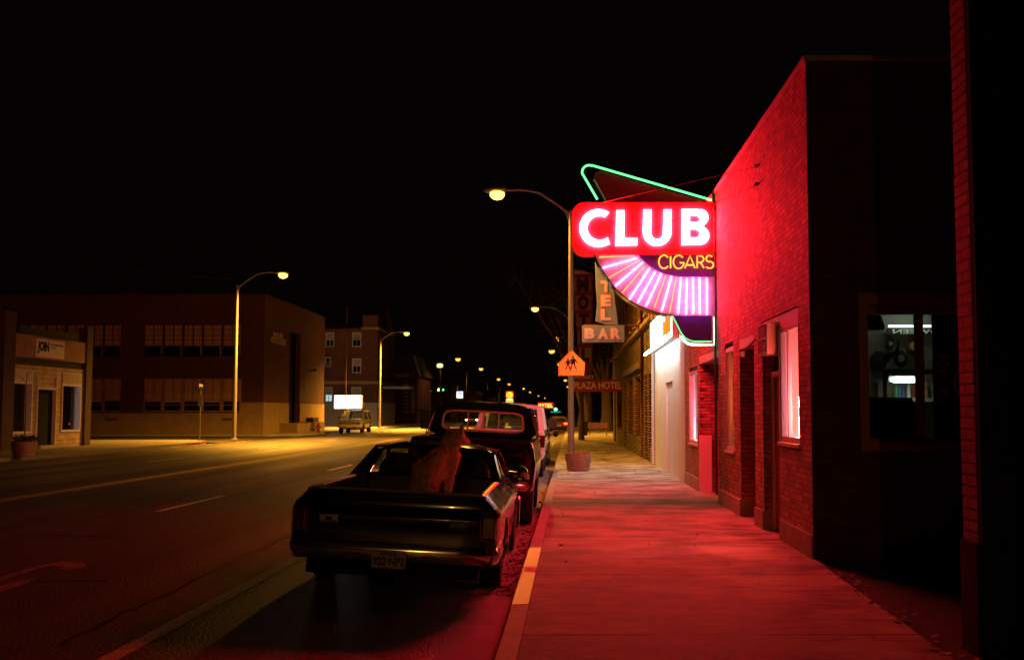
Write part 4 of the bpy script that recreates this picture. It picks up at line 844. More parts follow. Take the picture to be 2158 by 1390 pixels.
def bumper(root, hw, yb, zc, h, m, back=-.12, wrap=.5, name='bumper', sgn=1):
    plan = [(-hw, yb+wrap*sgn), (-hw, yb+.12*sgn), (-hw+.03, yb+.02*sgn), (-hw+.12, yb+back*.6*sgn), (-hw*.6, yb+back*sgn), (0, yb+back*1.15*sgn), (hw*.6, yb+back*sgn), (hw-.12, yb+back*.6*sgn), (hw-.03, yb+.02*sgn), (hw, yb+.12*sgn), (hw, yb+wrap*sgn)]
    prof = [(.05, .5), (.012, .47), (0, .3), (-.012, .1), (0, -.2), (.02, -.42), (.07, -.5)]
    bm = BM(); rows = []
    for i, (x, y) in enumerate(plan):
        d = Vector((x, y-yb-.6*sgn)).normalized(); rows.append([(x-d.x*a, y-d.y*a, zc+b*h) for a, b in prof])
    grid(bm, rows); return obj(name, bm, m, root, smooth=True, solid=.006)
def rbox(root, name, x0, x1, y0, y1, z0, z1, m, bev=.008):
    bm = BM(); box(bm, x0, x1, y0, y1, z0, z1); return obj(name, bm, m, root, bevel=bev)
def paint(name, col, rough=.22, coat=1.0, metal=.0, var=0): return mat(name, col, rough, metal, coat=coat, var=var)
MT['tail_lens'] = mat('tail_lens', (.07, .003, .003), .12, coat=.6); MT['amber'] = mat('amber_lens', (.5, .2, .03), .15); MT['clear_lens'] = mat('clear_lens', (.55, .52, .46), .15, coat=.5)
MT['seat'] = mat('seat_vinyl', (.035, .03, .03), .5)
def place(root, x, Y, roll, z=None, yaw=0):
    root.location = (x, Y, rz(x, Y) if z is None else z); root.rotation_euler = (0, roll, yaw)
ROLL = R(3.1)
# --- dark coupe utility in front
car = thing('coupe_utility', 'black vintage coupe pickup with open bed parked nearest, a dog standing in it', 'car', (0,0,0), world=False)
BP = paint('black_blue_paint', (.002, .0026, .006), .14)
MT['bp'] = BP; MT['bp_side'] = BP
hw = [(0, .955), (.12, .982), (.6, .99), (3, .985), (4.4, .965), (5.0, .93), (5.2, .88)]
zs = [(0, 1.0), (2.3, 1.0), (3.0, .985), (4.0, .965), (5.2, .90)]
prof = [(0, .90), (.1, .965), (.4, 1), (.70, .995), (.775, .985), (.80, .972), (1, .85)]
bm = BM(); ar = [(1.2, .375), (4.15, .375)]
for s in (-1, 1): side_grid(bm, s, 0, 5.2, hw, zs, prof, ar, [(0, .40), (.6, .30), (1, .24)], .33, 96, 18)
lid(bm, 2.75, 5.2, hw, zs, prof, .05); cap(bm, 5.2, hw, zs, prof, .24)
# rail caps
for s in (-1, 1): grid(bm, [[(s*lt_(hw, y)*.85, y, lt_(zs, y)), (s*(lt_(hw, y)*.85-.05), y, lt_(zs, y)+.006), (s*.745, y, lt_(zs, y)-.01), (s*.74, y, .58)] for y in [0, .02, .5, 1, 1.5, 2, 2.5, 2.76]])
obj('body', bm, BP, car, smooth=True, merge=True)
bm = BM(); box(bm, -.74, .74, .05, 2.72, .54, .58); box(bm, -.745, .745, 2.70, 2.76, .5, .985)
for s in (-1, 1): box(bm, *(sorted((s*.55, s*.739))), .85, 1.6, .575, .78)
obj('cargo_bed', bm, mat('bed_liner', (.02, .012, .012), .5, var=.3), car, bevel=.01)
# tailgate: gently creased panel
bm = BM(); rows = []
for k in range(17):
    t = k/16; z = .50+.50*t; y = -.015-.045*math.exp(-((z-.76)/.07)**2)-.018*(1-t)
    w = .86 if z < .84 else .86-(z-.84)*.18
    rows.append([(w*u, y+.02*abs(u)**4, z) for u in [-1+2*i/20 for i in range(21)]])
rows.append([(p[0], p[1]+.055, p[2]+.001) for p in rows[-1]]); rows.append([(p[0], p[1]+.0, .58) for p in rows[-1]])
grid(bm, rows); tgate = obj('tailgate', bm, BP, car, smooth=True)
TG = tgate; bm = BM(); tube(bm, [(-.80, -.002, 1.006), (.80, -.002, 1.006)], .016, 8); SC0 = mat('satin_chrome', (.8, .76, .74), .28, metal=.9); obj('trim', bm, SC0, tgate, smooth=True)
for s in (-1, 1): bm = BM(); grid(bm, [[(s*(.80+u), y, 1.009-abs(u)*.25) for u in (-.035, -.02, 0, .02, .035)] for y in (.0, .6, 1.2, 1.8, 2.1)]); obj('rail_glint_strip', bm, SC0, car, smooth=True)  # pale metal strips added on the rails to carry a highlight
# end caps between tailgate and sides
for s in (-1, 1):
    bm = BM(); rows = []
    for k in range(15):
        t = k/14; z = .36+(1.0-.36)*t; xo = .955*lt_(prof, (z-.24)/.76)
        rows.append([(s*(xo), .0, z), (s*(xo-.02), -.03, z), (s*.80, -.04, z)])
    grid(bm, rows); obj('rear_quarter', bm, BP, car, smooth=True)
for s in (-1, 1):
    bm = BM(); box(bm, *sorted((s*.815, s*.935)), -.055, -.02, .615, .815); l = obj('taillight', bm, 'tail_lens', car, bevel=.012)
    bm = BM(); x0, x1 = sorted((s*.805, s*.945))
    tube(bm, [(x0, -.05, .605), (x1, -.05, .605), (x1, -.05, .825), (x0, -.05, .825), (x0, -.05, .605)], .0065, 6); tube(bm, [(s*.83, -.058, .61), (s*.83, -.058, .82)], .004, 5); obj('bezel', bm, 'chrome', l)
    xc = s*.60; bm = BM(); box(bm, xc-.085, xc+.085, -.088, -.05, .70, .765); l = obj('reversing_light', bm, 'clear_lens' if s < 0 else 'dark_glass', car, bevel=.01)
    bm = BM(); tube(bm, [(xc-.09, -.09, .697), (xc+.09, -.09, .697), (xc+.09, -.09, .768), (xc-.09, -.09, .768), (xc-.09, -.09, .697)], .006, 6)
    if s < 0: tube(bm, [(xc-.07, -.092, .712), (xc+.07, -.092, .712), (xc+.06, -.092, .732), (xc+.07, -.092, .753), (xc-.07, -.092, .753), (xc-.06, -.092, .732), (xc-.07, -.092, .712)], .004, 5)
    obj('bezel', bm, 'chrome', l)
    if s < 0: bm = BM(); box(bm, xc-.03, xc+.03, -.096, -.088, .718, .748); obj('emblem_block', bm, 'black', l, bevel=.004)
DC = mat('dark_chrome', (.60, .57, .56), .16, metal=1); SC = mat('satin_chrome', (.8, .76, .74), .30, metal=.9, bump=.1, bscale=30)
bumper(car, .985, .0, .445, .17, DC, back=-.10, wrap=.55)
rbox(car, 'lower_valance', -.8, .8, .0, .3, .22, .38, 'black')
for s in (-1, 1): rbox(car, 'bumper_reflector', *sorted((s*.28, s*.42)), -.125, -.105, .40, .432, 'tail_lens', .004)
pl = rbox(car, 'licence_plate', -.17, .145, -.150, -.140, .315, .475, mat('plate_face', (.42, .36, .30), .5, var=.25, vscale=9), .006)
MT['plate_ink'] = mat('plate_ink', (.02, .015, .03), .6)
obj('lettering', text_fit('922·NP2', -.155, .13, .34, .415, -.152, .004, .03), 'plate_ink', pl)
obj('lettering', text_fit('NEVADA', -.09, .06, .428, .462, -.152, .004, .02), 'plate_ink', pl)
bm = BM(); tube(bm, [(-.175, -.156, .312), (.15, -.156, .312)], .006, 6); tube(bm, [(-.175, -.156, .478), (.15, -.156, .478)], .003, 6); obj('frame', bm, 'chrome', pl)
for yy_ in (1.2, 4.15):
    for s in (-1, 1): wheel(car, s*.85, yy_, .33, .33, .22, s)
rbox(car, 'underbody', -.78, .78, .3, 5.0, .26, .5, 'black')
# cab
bm = BM(); rows = []
for i in range(13):
    t = i/12; y = 2.86+(3.85-2.86)*t; e = math.sin(math.pi*min(1, max(0, (t+.12)/1.24)))**.35
    rows.append([(.70*u, y, 1.245+.05+.085*(1-abs(u)**3.2)*e) for u in [-1+2*k/18 for k in range(19)]])
rows.insert(0, [(p[0]*.97, p[1]-.03, p[2]-.045) for p in rows[0]])
grid(bm, rows)
for s in (-1, 1):
    A = [(.845, 2.05, 1.0), (.85, 2.4, 1.0), (.86, 2.95, .99)]; B = [(.76, 2.55, 1.18), (.735, 2.75, 1.21), (.72, 3.0, 1.29)]; Cc = [(.70, 2.83, 1.30), (.70, 2.86, 1.305), (.70, 3.02, 1.31)]
    rows = [[(s*p[0], p[1], p[2]) for p in r] for r in (A, B, Cc)]; grid(bm, rows)
    grid(bm, [[(s*.845, 2.05, 1.0), (s*.76, 2.55, 1.18), (s*.70, 2.83, 1.30)], [(s*.75, 2.12, .995), (s*.66, 2.64, 1.16), (s*.60, 2.88, 1.30)], [(s*.74, 2.72, .99), (s*.65, 2.80, 1.15), (s*.60, 2.88, 1.30)]])
    tube(bm, [(s*.70, 3.85, 1.29), (s*.80, 4.35, .985)], .03, 6); tube(bm, [(s*.70, 2.95, 1.29), (s*.70, 3.85, 1.29)], .025, 6)
obj('roof', bm, BP, car, smooth=True)
bm = BM(); tube(bm, [(-.68, 2.825, 1.285), (-.4, 2.80, 1.318), (0, 2.79, 1.325), (.4, 2.80, 1.318), (.68, 2.825, 1.285)], .012, 6)
for s in (-1, 1): tube(bm, [(s*.865, 2.25, 1.004), (s*.79, 2.62, 1.16), (s*.715, 2.95, 1.31), (s*.715, 3.85, 1.30), (s*.82, 4.33, .985)], .009, 6)
obj('roof_trim', bm, 'chrome', car)
bm = BM(); face(bm, [(-.72, 2.66, 1.0), (.72, 2.66, 1.0), (.62, 2.86, 1.30), (-.62, 2.86, 1.30)]); rg = obj('rear_window', bm, 'car_glass', car)
bm = BM(); tube(bm, [(-.72, 2.65, 1.0), (.72, 2.65, 1.0)], .009, 6); tube(bm, [(-.72, 2.65, 1.0), (-.62, 2.85, 1.30), (.62, 2.85, 1.30), (.72, 2.65, 1.0)], .007, 6); obj('chrome_surround', bm, DC, rg)
for s in (-1, 1):
    bm = BM(); face(bm, [(s*.855, 2.75, .995), (s*.855, 4.2, .985), (s*.71, 3.78, 1.29), (s*.715, 3.0, 1.29)]); obj('side_window', bm, 'car_glass', car)
bm = BM(); face(bm, [(-.80, 4.36, .99), (.80, 4.36, .99), (.70, 3.84, 1.31), (-.70, 3.84, 1.31)]); obj('windscreen', bm, 'car_glass', car)
for s in (-1, 1):
    bm = BM(); rows = []
    for k in range(9):
        z = .7+.5*k/8; w = .25*(1-max(0, (z-1.02)/.25)**2) if z > 1.02 else .25
        rows.append([(s*.42+w*u, 3.05+.12*(1-k/8)*0-.03*(1-u*u), z) for u in [-1+2*i/8 for i in range(9)]])
    rows.append([(p[0], p[1]+.06, p[2]) for p in rows[-1]]); grid(bm, rows)
    obj('seat', bm, 'seat', car, smooth=True, solid=.07)
bm = BM(); lathe(bm, [(.17, 0), (.19, .012), (.19, -.012), (.17, 0)], (-.40, 3.72, .98), 24, 'y'); obj('steering_wheel', bm, 'seat', car)
rbox(car, 'dashboard', -.8, .8, 3.95, 4.3, .6, .97, 'seat')
for s in (1,):
    bm = BM(); lathe(bm, [(.02, -.05), (.065, -.04), (.07, .03), (.06, .035)], (s*1.02, 3.95, 1.03), 16, 'y'); tube(bm, [(s*.9, 3.98, .97), (s*1.0, 3.97, 1.0)], .014); obj('door_mirror', bm, 'chrome', car)
bm = BM(); box(bm, .975, 1.0, 3.0, 3.18, .83, .855); obj('door_handle', bm, 'chrome', car, bevel=.006)
for s in (-1, 1):
    for yw, r in ar: bm = BM(); tube(bm, [(s*.992, yw+r*math.cos(t), .33+r*math.sin(t)) for t in [R(a) for a in range(-8, 190, 11)]], .008, 5); obj('arch_trim', bm, 'chrome', car)
place(car, -1.625, 10.45, ROLL, z=.06)
# --- burgundy pickup
pk = thing('pickup_truck', 'dark burgundy pickup with sliding rear window parked ahead of the coupe', 'pickup truck', (0,0,0), world=False)
PP = paint('burgundy_paint', (.007, .0006, .002), .12)
hw = [(0, .985), (.1, 1.0), (3.8, 1.0), (4.7, .97), (4.85, .93)]; zs = [(0, 1.31), (2.1, 1.31), (3.5, 1.30), (4.0, 1.25), (4.85, 1.18)]
prof = [(0, .93), (.15, .985), (.45, 1), (.60, 1.01), (.66, .985), (.9, .965), (1, .93)]
bm = BM(); ar2 = [(1.0, .48), (3.95, .48)]
for s in (-1, 1): side_grid(bm, s, 0, 4.85, hw, zs, prof, ar2, .56, .39, 80, 16)
lid(bm, 2.0, 4.85, hw, zs, prof, .05); cap(bm, 4.85, hw, zs, prof, .56)
for s in (-1, 1): grid(bm, [[(s*.925, y, 1.31), (s*.90, y, 1.318), (s*.84, y, 1.30), (s*.83, y, .8)] for y in [0, .5, 1, 1.5, 2.0]])
obj('body', bm, PP, pk, smooth=True, merge=True)
bm = BM(); box(bm, -.83, .83, .04, 2.0, .76, .8); box(bm, -.84, .84, 1.96, 2.0, .8, 1.29); obj('cargo_bed', bm, 'dark', pk)
bm = BM(); rows = []
for k in range(13):
    z = .68+.625*k/12; y = -.02+(.03 if .80 < z < 1.14 else 0); rows.append([(.80*u, y, z) for u in [-1+2*i/10 for i in range(11)]])
rows.append([(p[0], .04, 1.308) for p in rows[-1]]); rows.append([(p[0], .04, .8) for p in rows[-1]]); grid(bm, rows)
tg2 = obj('tailgate', bm, PP, pk, smooth=True)
bm = BM(); tube(bm, [(-.80, -.015, 1.308), (.80, -.015, 1.308)], .008, 6); obj('trim', bm, 'chrome', tg2)
for s in (-1, 1):
    bm = BM(); grid(bm, [[(s*lt_(hw, 0)*lt_(prof, (z-.56)/.75), 0, z), (s*.90, -.02, z), (s*.80, -.018, z)] for z in [.56+.75*k/10 for k in range(11)]]); obj('rear_quarter', bm, PP, pk, smooth=True)
for s in (-1, 1): 
    l = rbox(pk, 'taillight', *sorted((s*.83, s*.925)), -.045, -.015, .86, 1.14, 'tail_lens', .01); rbox(l, 'reversing_light', *sorted((s*.84, s*.915)), -.05, -.02, .76, .84, 'clear_lens', .008)
bumper(pk, .98, .02, .64, .16, mat('red_chrome', (.5, .42, .42), .2, metal=1), back=-.13, wrap=.25)
for yy_ in (1.0, 3.95):
    for s in (-1, 1): wheel(pk, s*.84, yy_, .39, .39, .25, s)
rbox(pk, 'underbody', -.7, .7, .3, 4.6, .45, .66, 'black')
bm = BM(); rows = []   # cab: rear panel with a rounded opening
def rr(hwid, zc, hh, k, n=40, e=5.0, topn=1.0):
    out = []
    for i in range(n):
        a = 2*math.pi*i/n+math.pi/4; c_, s_ = math.cos(a), math.sin(a)
        x = math.copysign(abs(c_)**(2/e), c_)*hwid; z = math.copysign(abs(s_)**(2/e), s_)*hh
        x *= 1-(z/hh)*.0*k-(z+hh)/(2*hh)*topn; out.append((x, zc+z))
    return out
outp = rr(.955, 1.60, .30, 1, 48, 6, .185); inp = rr(.72, 1.575, .165, 1, 48, 6, .06)
yc = lambda z: 2.06+(z-1.3)*.16
vo = [(x, yc(z), z) for x, z in outp]; vi = [(x, yc(z)+.004, z) for x, z in inp]; grid(bm, [vo, vi], True)
grid(bm, [vi, [(x, yc(z)+.06, z) for x, z in inp]], True)
rows = []
top = [(x, z) for x, z in outp if z > 1.84]
for i in range(11):
    t = i/10; y = 2.14+1.15*t; e = math.sin(math.pi*(t*.86+.10))**.4
    rows.append([(.785*u, y, 1.80+.10*(1-abs(u)**4)*e+.02*(1-u*u)) for u in [-1+2*k/16 for k in range(17)]])
grid(bm, rows)
for s in (-1, 1):
    grid(bm, [[(s*.955, 2.06, 1.3), (s*.955, 2.28, 1.3)], [(s*.89, 2.1, 1.58), (s*.89, 2.28, 1.58)], [(s*.785, 2.14, 1.81), (s*.785, 2.3, 1.81)]])
    tube(bm, [(s*.79, 3.28, 1.80), (s*.92, 3.75, 1.29)], .035, 6); tube(bm, [(s*.785, 2.2, 1.81), (s*.785, 3.3, 1.81)], .035, 6)
obj('cab', bm, PP, pk, smooth=True)
bm = BM()
for s in (-1, 1): tube(bm, [(s*.80, 2.2, 1.775), (s*.80, 3.25, 1.775)], .012, 6); tube(bm, [(s*.965, 2.1, 1.31), (s*.965, 3.7, 1.31)], .010, 5)
obj('drip_rail', bm, 'chrome', pk)
bm = BM(); tube(bm, [(x*.985, yc(z)+.0, z) for x, z in inp]+[(inp[0][0]*.985, yc(inp[0][1]), inp[0][1])], .019, 6)
for x in (-.26, 0.01, .27): box(bm, x-.012, x+.012, yc(1.57)-.012, yc(1.57)+.012, 1.42, 1.735)
MT['alu'] = mat('window_aluminium', (.85, .72, .45), .5)
for v in bm.verts: v.co.y -= .014
wf = obj('rear_window', bm, 'alu', pk)
bm = BM(); face(bm, [(x, yc(z)+.006, z) for x, z in inp]); obj('glass', bm, 'glass', wf)
bm = BM(); face(bm, [(-.9, 3.76, 1.31), (.9, 3.76, 1.31), (.76, 3.3, 1.80), (-.76, 3.3, 1.80)]); obj('windscreen', bm, 'glass', pk)
for s in (-1, 1):
    bm = BM(); face(bm, [(s*.95, 2.3, 1.31), (s*.95, 3.68, 1.31), (s*.80, 3.25, 1.78), (s*.80, 2.3, 1.78)]); obj('side_window', bm, 'car_glass', pk)
bm = BM(); box(bm, -1.26, -1.03, 3.55, 3.6, 1.36, 1.54); m_ = obj('door_mirror', bm, 'dark', pk, bevel=.02)
bm = BM(); box(bm, -1.24, -1.05, 3.545, 3.549, 1.375, 1.525); obj('mirror_glass', bm, 'chrome', m_)
bm = BM(); tube(bm, [(-1.15, 3.58, 1.36), (-1.15, 3.58, 1.25), (-.97, 3.58, 1.2)], .012); obj('mirror_arm', bm, 'dark', m_)
bm = BM(); box(bm, -.75, .75, 2.5, 2.65, .9, 1.38); obj('seat', bm, 'seat', pk, bevel=.04)
place(pk, -1.50, 17.1, ROLL, z=.07)
# --- generic sport utility / saloon
def wagon(name, label, cat, P, length=4.9, hw0=.97, belt=1.18, top=1.85, zb0=.42, wr=.37, roofy=(.12, 3.2), ws=3.8, rear=True, tum=.80):
    t = thing(name, label, cat, (0,0,0), world=False)
    hw = [(0, hw0*.97), (.12, hw0), (length-.8, hw0), (length-.1, hw0*.93), (length, hw0*.88)]
    zs = [(0, belt), (ws-.1, belt), (length-.3, belt*.88), (length, belt*.8)]; prof = [(0, .93), (.15, .985), (.45, 1), (.7, .99), (.9, .965), (1, .94)]
    bm = BM(); ars = [(.95, wr+.07), (length-.95, wr+.07)]
    for s in (-1, 1): side_grid(bm, s, 0, length, hw, zs, prof, ars, zb0, wr, 60, 10)
    lid(bm, 0, length, hw, zs, prof, .03); cap(bm, 0, hw, zs, prof, zb0); cap(bm, length, hw, zs, prof, zb0)
    obj('body', bm, P, t, smooth=True, merge=True)
    w1 = hw0*.93; w2 = hw0*tum; r0, r1 = roofy
    bm = BM(); grid(bm, [[(w2*u*1.02, r0+(r1-r0)*i/8, top-.09+.09*(1-abs(u)**3.5)*math.sin(math.pi*(i/8*.86+.08))**.3) for u in [-1+2*k/12 for k in range(13)]] for i in range(9)])
    for s in (-1, 1):
        tube(bm, [(s*w2, r1, top-.08), (s*w1, ws, belt)], .035, 6); tube(bm, [(s*w2, r0, top-.08), (s*w2, r1, top-.08)], .04, 6)
        tube(bm, [(s*w1, r0+(r1-r0)*.52, belt), (s*w2, r0+(r1-r0)*.5, top-.08)], .03, 6)
        yr0 = 0.02 if rear else r0-.55
        rows = [[(s*w1, yr0, belt-.02), (s*w1, yr0+.28, belt-.02)], [(s*w2, r0, top-.07), (s*w2, r0+.22, top-.07)]]; grid(bm, rows)
        grid(bm, [[(s*w1, yr0, belt-.02), (s*(w1-.12), yr0-.004, belt-.02)], [(s*w2, r0, top-.07), (s*(w2-.1), r0-.004, top-.07)]])
    yr0 = 0.02 if rear else r0-.55
    grid(bm, [[(-w2, r0-.004, top-.16), (w2, r0-.004, top-.16)], [(-w2, r0+.01, top-.05), (w2, r0+.01, top-.05)]])
    obj('roof', bm, P, t, smooth=True)
    bm = BM(); face(bm, [(-w1+.06, yr0, belt), (w1-.06, yr0, belt), (w2-.04, r0, top-.12), (-w2+.04, r0, top-.12)]); obj('rear_window', bm, 'glass', t)
    bm = BM(); face(bm, [(-w1, ws, belt), (w1, ws, belt), (w2, r1, top-.07), (-w2, r1, top-.07)]); obj('windscreen', bm, 'glass', t)
    for s in (-1, 1):
        bm = BM(); face(bm, [(s*w1*.995, yr0+.25, belt), (s*w1*.995, ws-.05, belt), (s*w2, r1, top-.1), (s*w2, r0+.2, top-.1)]); obj('side_window', bm, 'glass', t)
    for yw in (.95, length-.95):
        for s in (-1, 1): wheel(t, s*(hw0-.14), yw, wr, wr, .23, s)
    bumper(t, hw0-.01, .02, zb0+.14, .2, 'cream_paint' if top > 1.6 else 'dark', back=-.1, wrap=.2); bumper(t, hw0-.03, length-.02, zb0+.14, .2, 'cream_paint' if top > 1.6 else 'dark', back=-.08, wrap=.2, sgn=-1, name='front_bumper')
    rbox(t, 'underbody', -hw0+.25, hw0-.25, .3, length-.3, zb0-.12, zb0+.1, 'black')
    return t
WP = paint('white_paint_car', (.78, .74, .72), .3)
su = wagon('sport_utility', 'white four wheel drive wagon parked beyond the burgundy pickup', 'car', WP, 5.0, .98, 1.28, 2.0, .5, .40)
for s in (-1, 1): rbox(su, 'taillight', *sorted((s*.80, s*.965)), -.03, .02, .84, 1.16, 'tail_lens', .01)
bm = BM(); box(bm, 1.0, 1.24, 3.5, 3.58, 1.32, 1.60); m_ = obj('door_mirror', bm, 'dark', su, bevel=.02)
bm = BM(); box(bm, 1.02, 1.22, 3.494, 3.499, 1.34, 1.58); obj('mirror_glass', bm, 'chrome', m_)
bm = BM(); tube(bm, [(1.0, .5, .95), (1.0, 4.4, .93)], .02, 6); obj('side_moulding', bm, 'cream_paint', su)
bx_ = -.36-.22-.98; place(su, bx_, 29.9, ROLL)
sd = wagon('sedan', 'dark sedan parked beyond the white wagon, black door mirror showing', 'car', paint('dark_green_paint', (.05, .045, .03)), 4.6, .88, .95, 1.42, .28, .31, (1.0, 2.3), 3.1, False, .74)
bm = BM(); lathe(bm, [(.02, -.08), (.09, -.04), (.1, .02), (.06, .06)], (1.02, 2.95, 1.02), 12, 'y'); tube(bm, [(.82, 3, .96), (.95, 2.98, 1.0)], .02); obj('door_mirror', bm, 'black', sd)
for s in (-1, 1): rbox(sd, 'taillight', *sorted((s*.5, s*.82)), -.03, .02, .7, .85, 'tail_lens', .01)
place(sd, -.33-.2-.88, 36.6, ROLL)
rs = wagon('sedan', 'red hatchback with glowing tail lamps parked far up the kerb', 'car', paint('red_paint', (.4, .05, .03)), 4.2, .84, .92, 1.40, .28, .30, (.4, 2.2), 3.0, False, .76)
EL = emit('lit_tail', (1, .06, .02), 9)
for s in (-1, 1): rbox(rs, 'taillight', *sorted((s*.5, s*.80)), -.04, .02, .68, .82, EL, .01)
rbox(rs, 'licence_plate', -.25, .25, -.04, -.02, .5, .62, 'white_paint')
place(rs, -.62, 100, R(1.5))
hc = wagon('sedan', 'far car coming with both headlamps shining', 'car', paint('grey_paint_car', (.2, .2, .2)), 4.4, .86, .92, 1.42, .28, .30, (1.0, 2.3), 3.1, False, .74)
EH = emit('headlamp', (1, .78, .42), 14)
for s in (-1, 1): rbox(hc, 'headlight', *sorted((s*.5, s*.75)), 4.36, 4.45, .62, .76, EH, .01)
place(hc, -6.3, 255, 0, yaw=math.pi)
h2 = copy_tree(hc); h2['label'] = 'car coming down the far lane seen through the pickup rear window with bright headlamps'; h2.location = (-11.2, 138, .2)
vn = wagon('sport_utility', 'pale four wheel drive wagon facing us parked at the left kerb by the school', 'car', paint('silver_beige_paint', (.55, .50, .42), .3, metal=.2), 4.8, .96, 1.1, 1.80, .42, .37, (.15, 3.1), 3.75)
bm = BM()
for k in range(5): box(bm, -.42, .42, 4.80, 4.83, .70+k*.045, .72+k*.045)
obj('grille', bm, 'chrome', vn)
for s in (-1, 1): rbox(vn, 'headlight', *sorted((s*.52, s*.82)), 4.72, 4.80, .70, .86, 'clear_lens', .015)
rbox(vn, 'licence_plate', -.2, .2, 4.88, 4.91, .48, .62, 'white_paint')
bm = BM(); [tube(bm, [(s*.65, .4, 1.86), (s*.65, 2.6, 1.86)], .02) for s in (-1, 1)]; box(bm, -.5, .5, .9, 1.1, 1.86, 1.95); obj('roof_rack', bm, 'amber', vn)
for s in (-1, 1): rbox(vn, 'door_mirror', *sorted((s*.97, s*1.15)), 3.3, 3.4, 1.12, 1.28, 'dark', .02)
place(vn, -16.6, 90.5, 0, z=.16, yaw=math.pi)
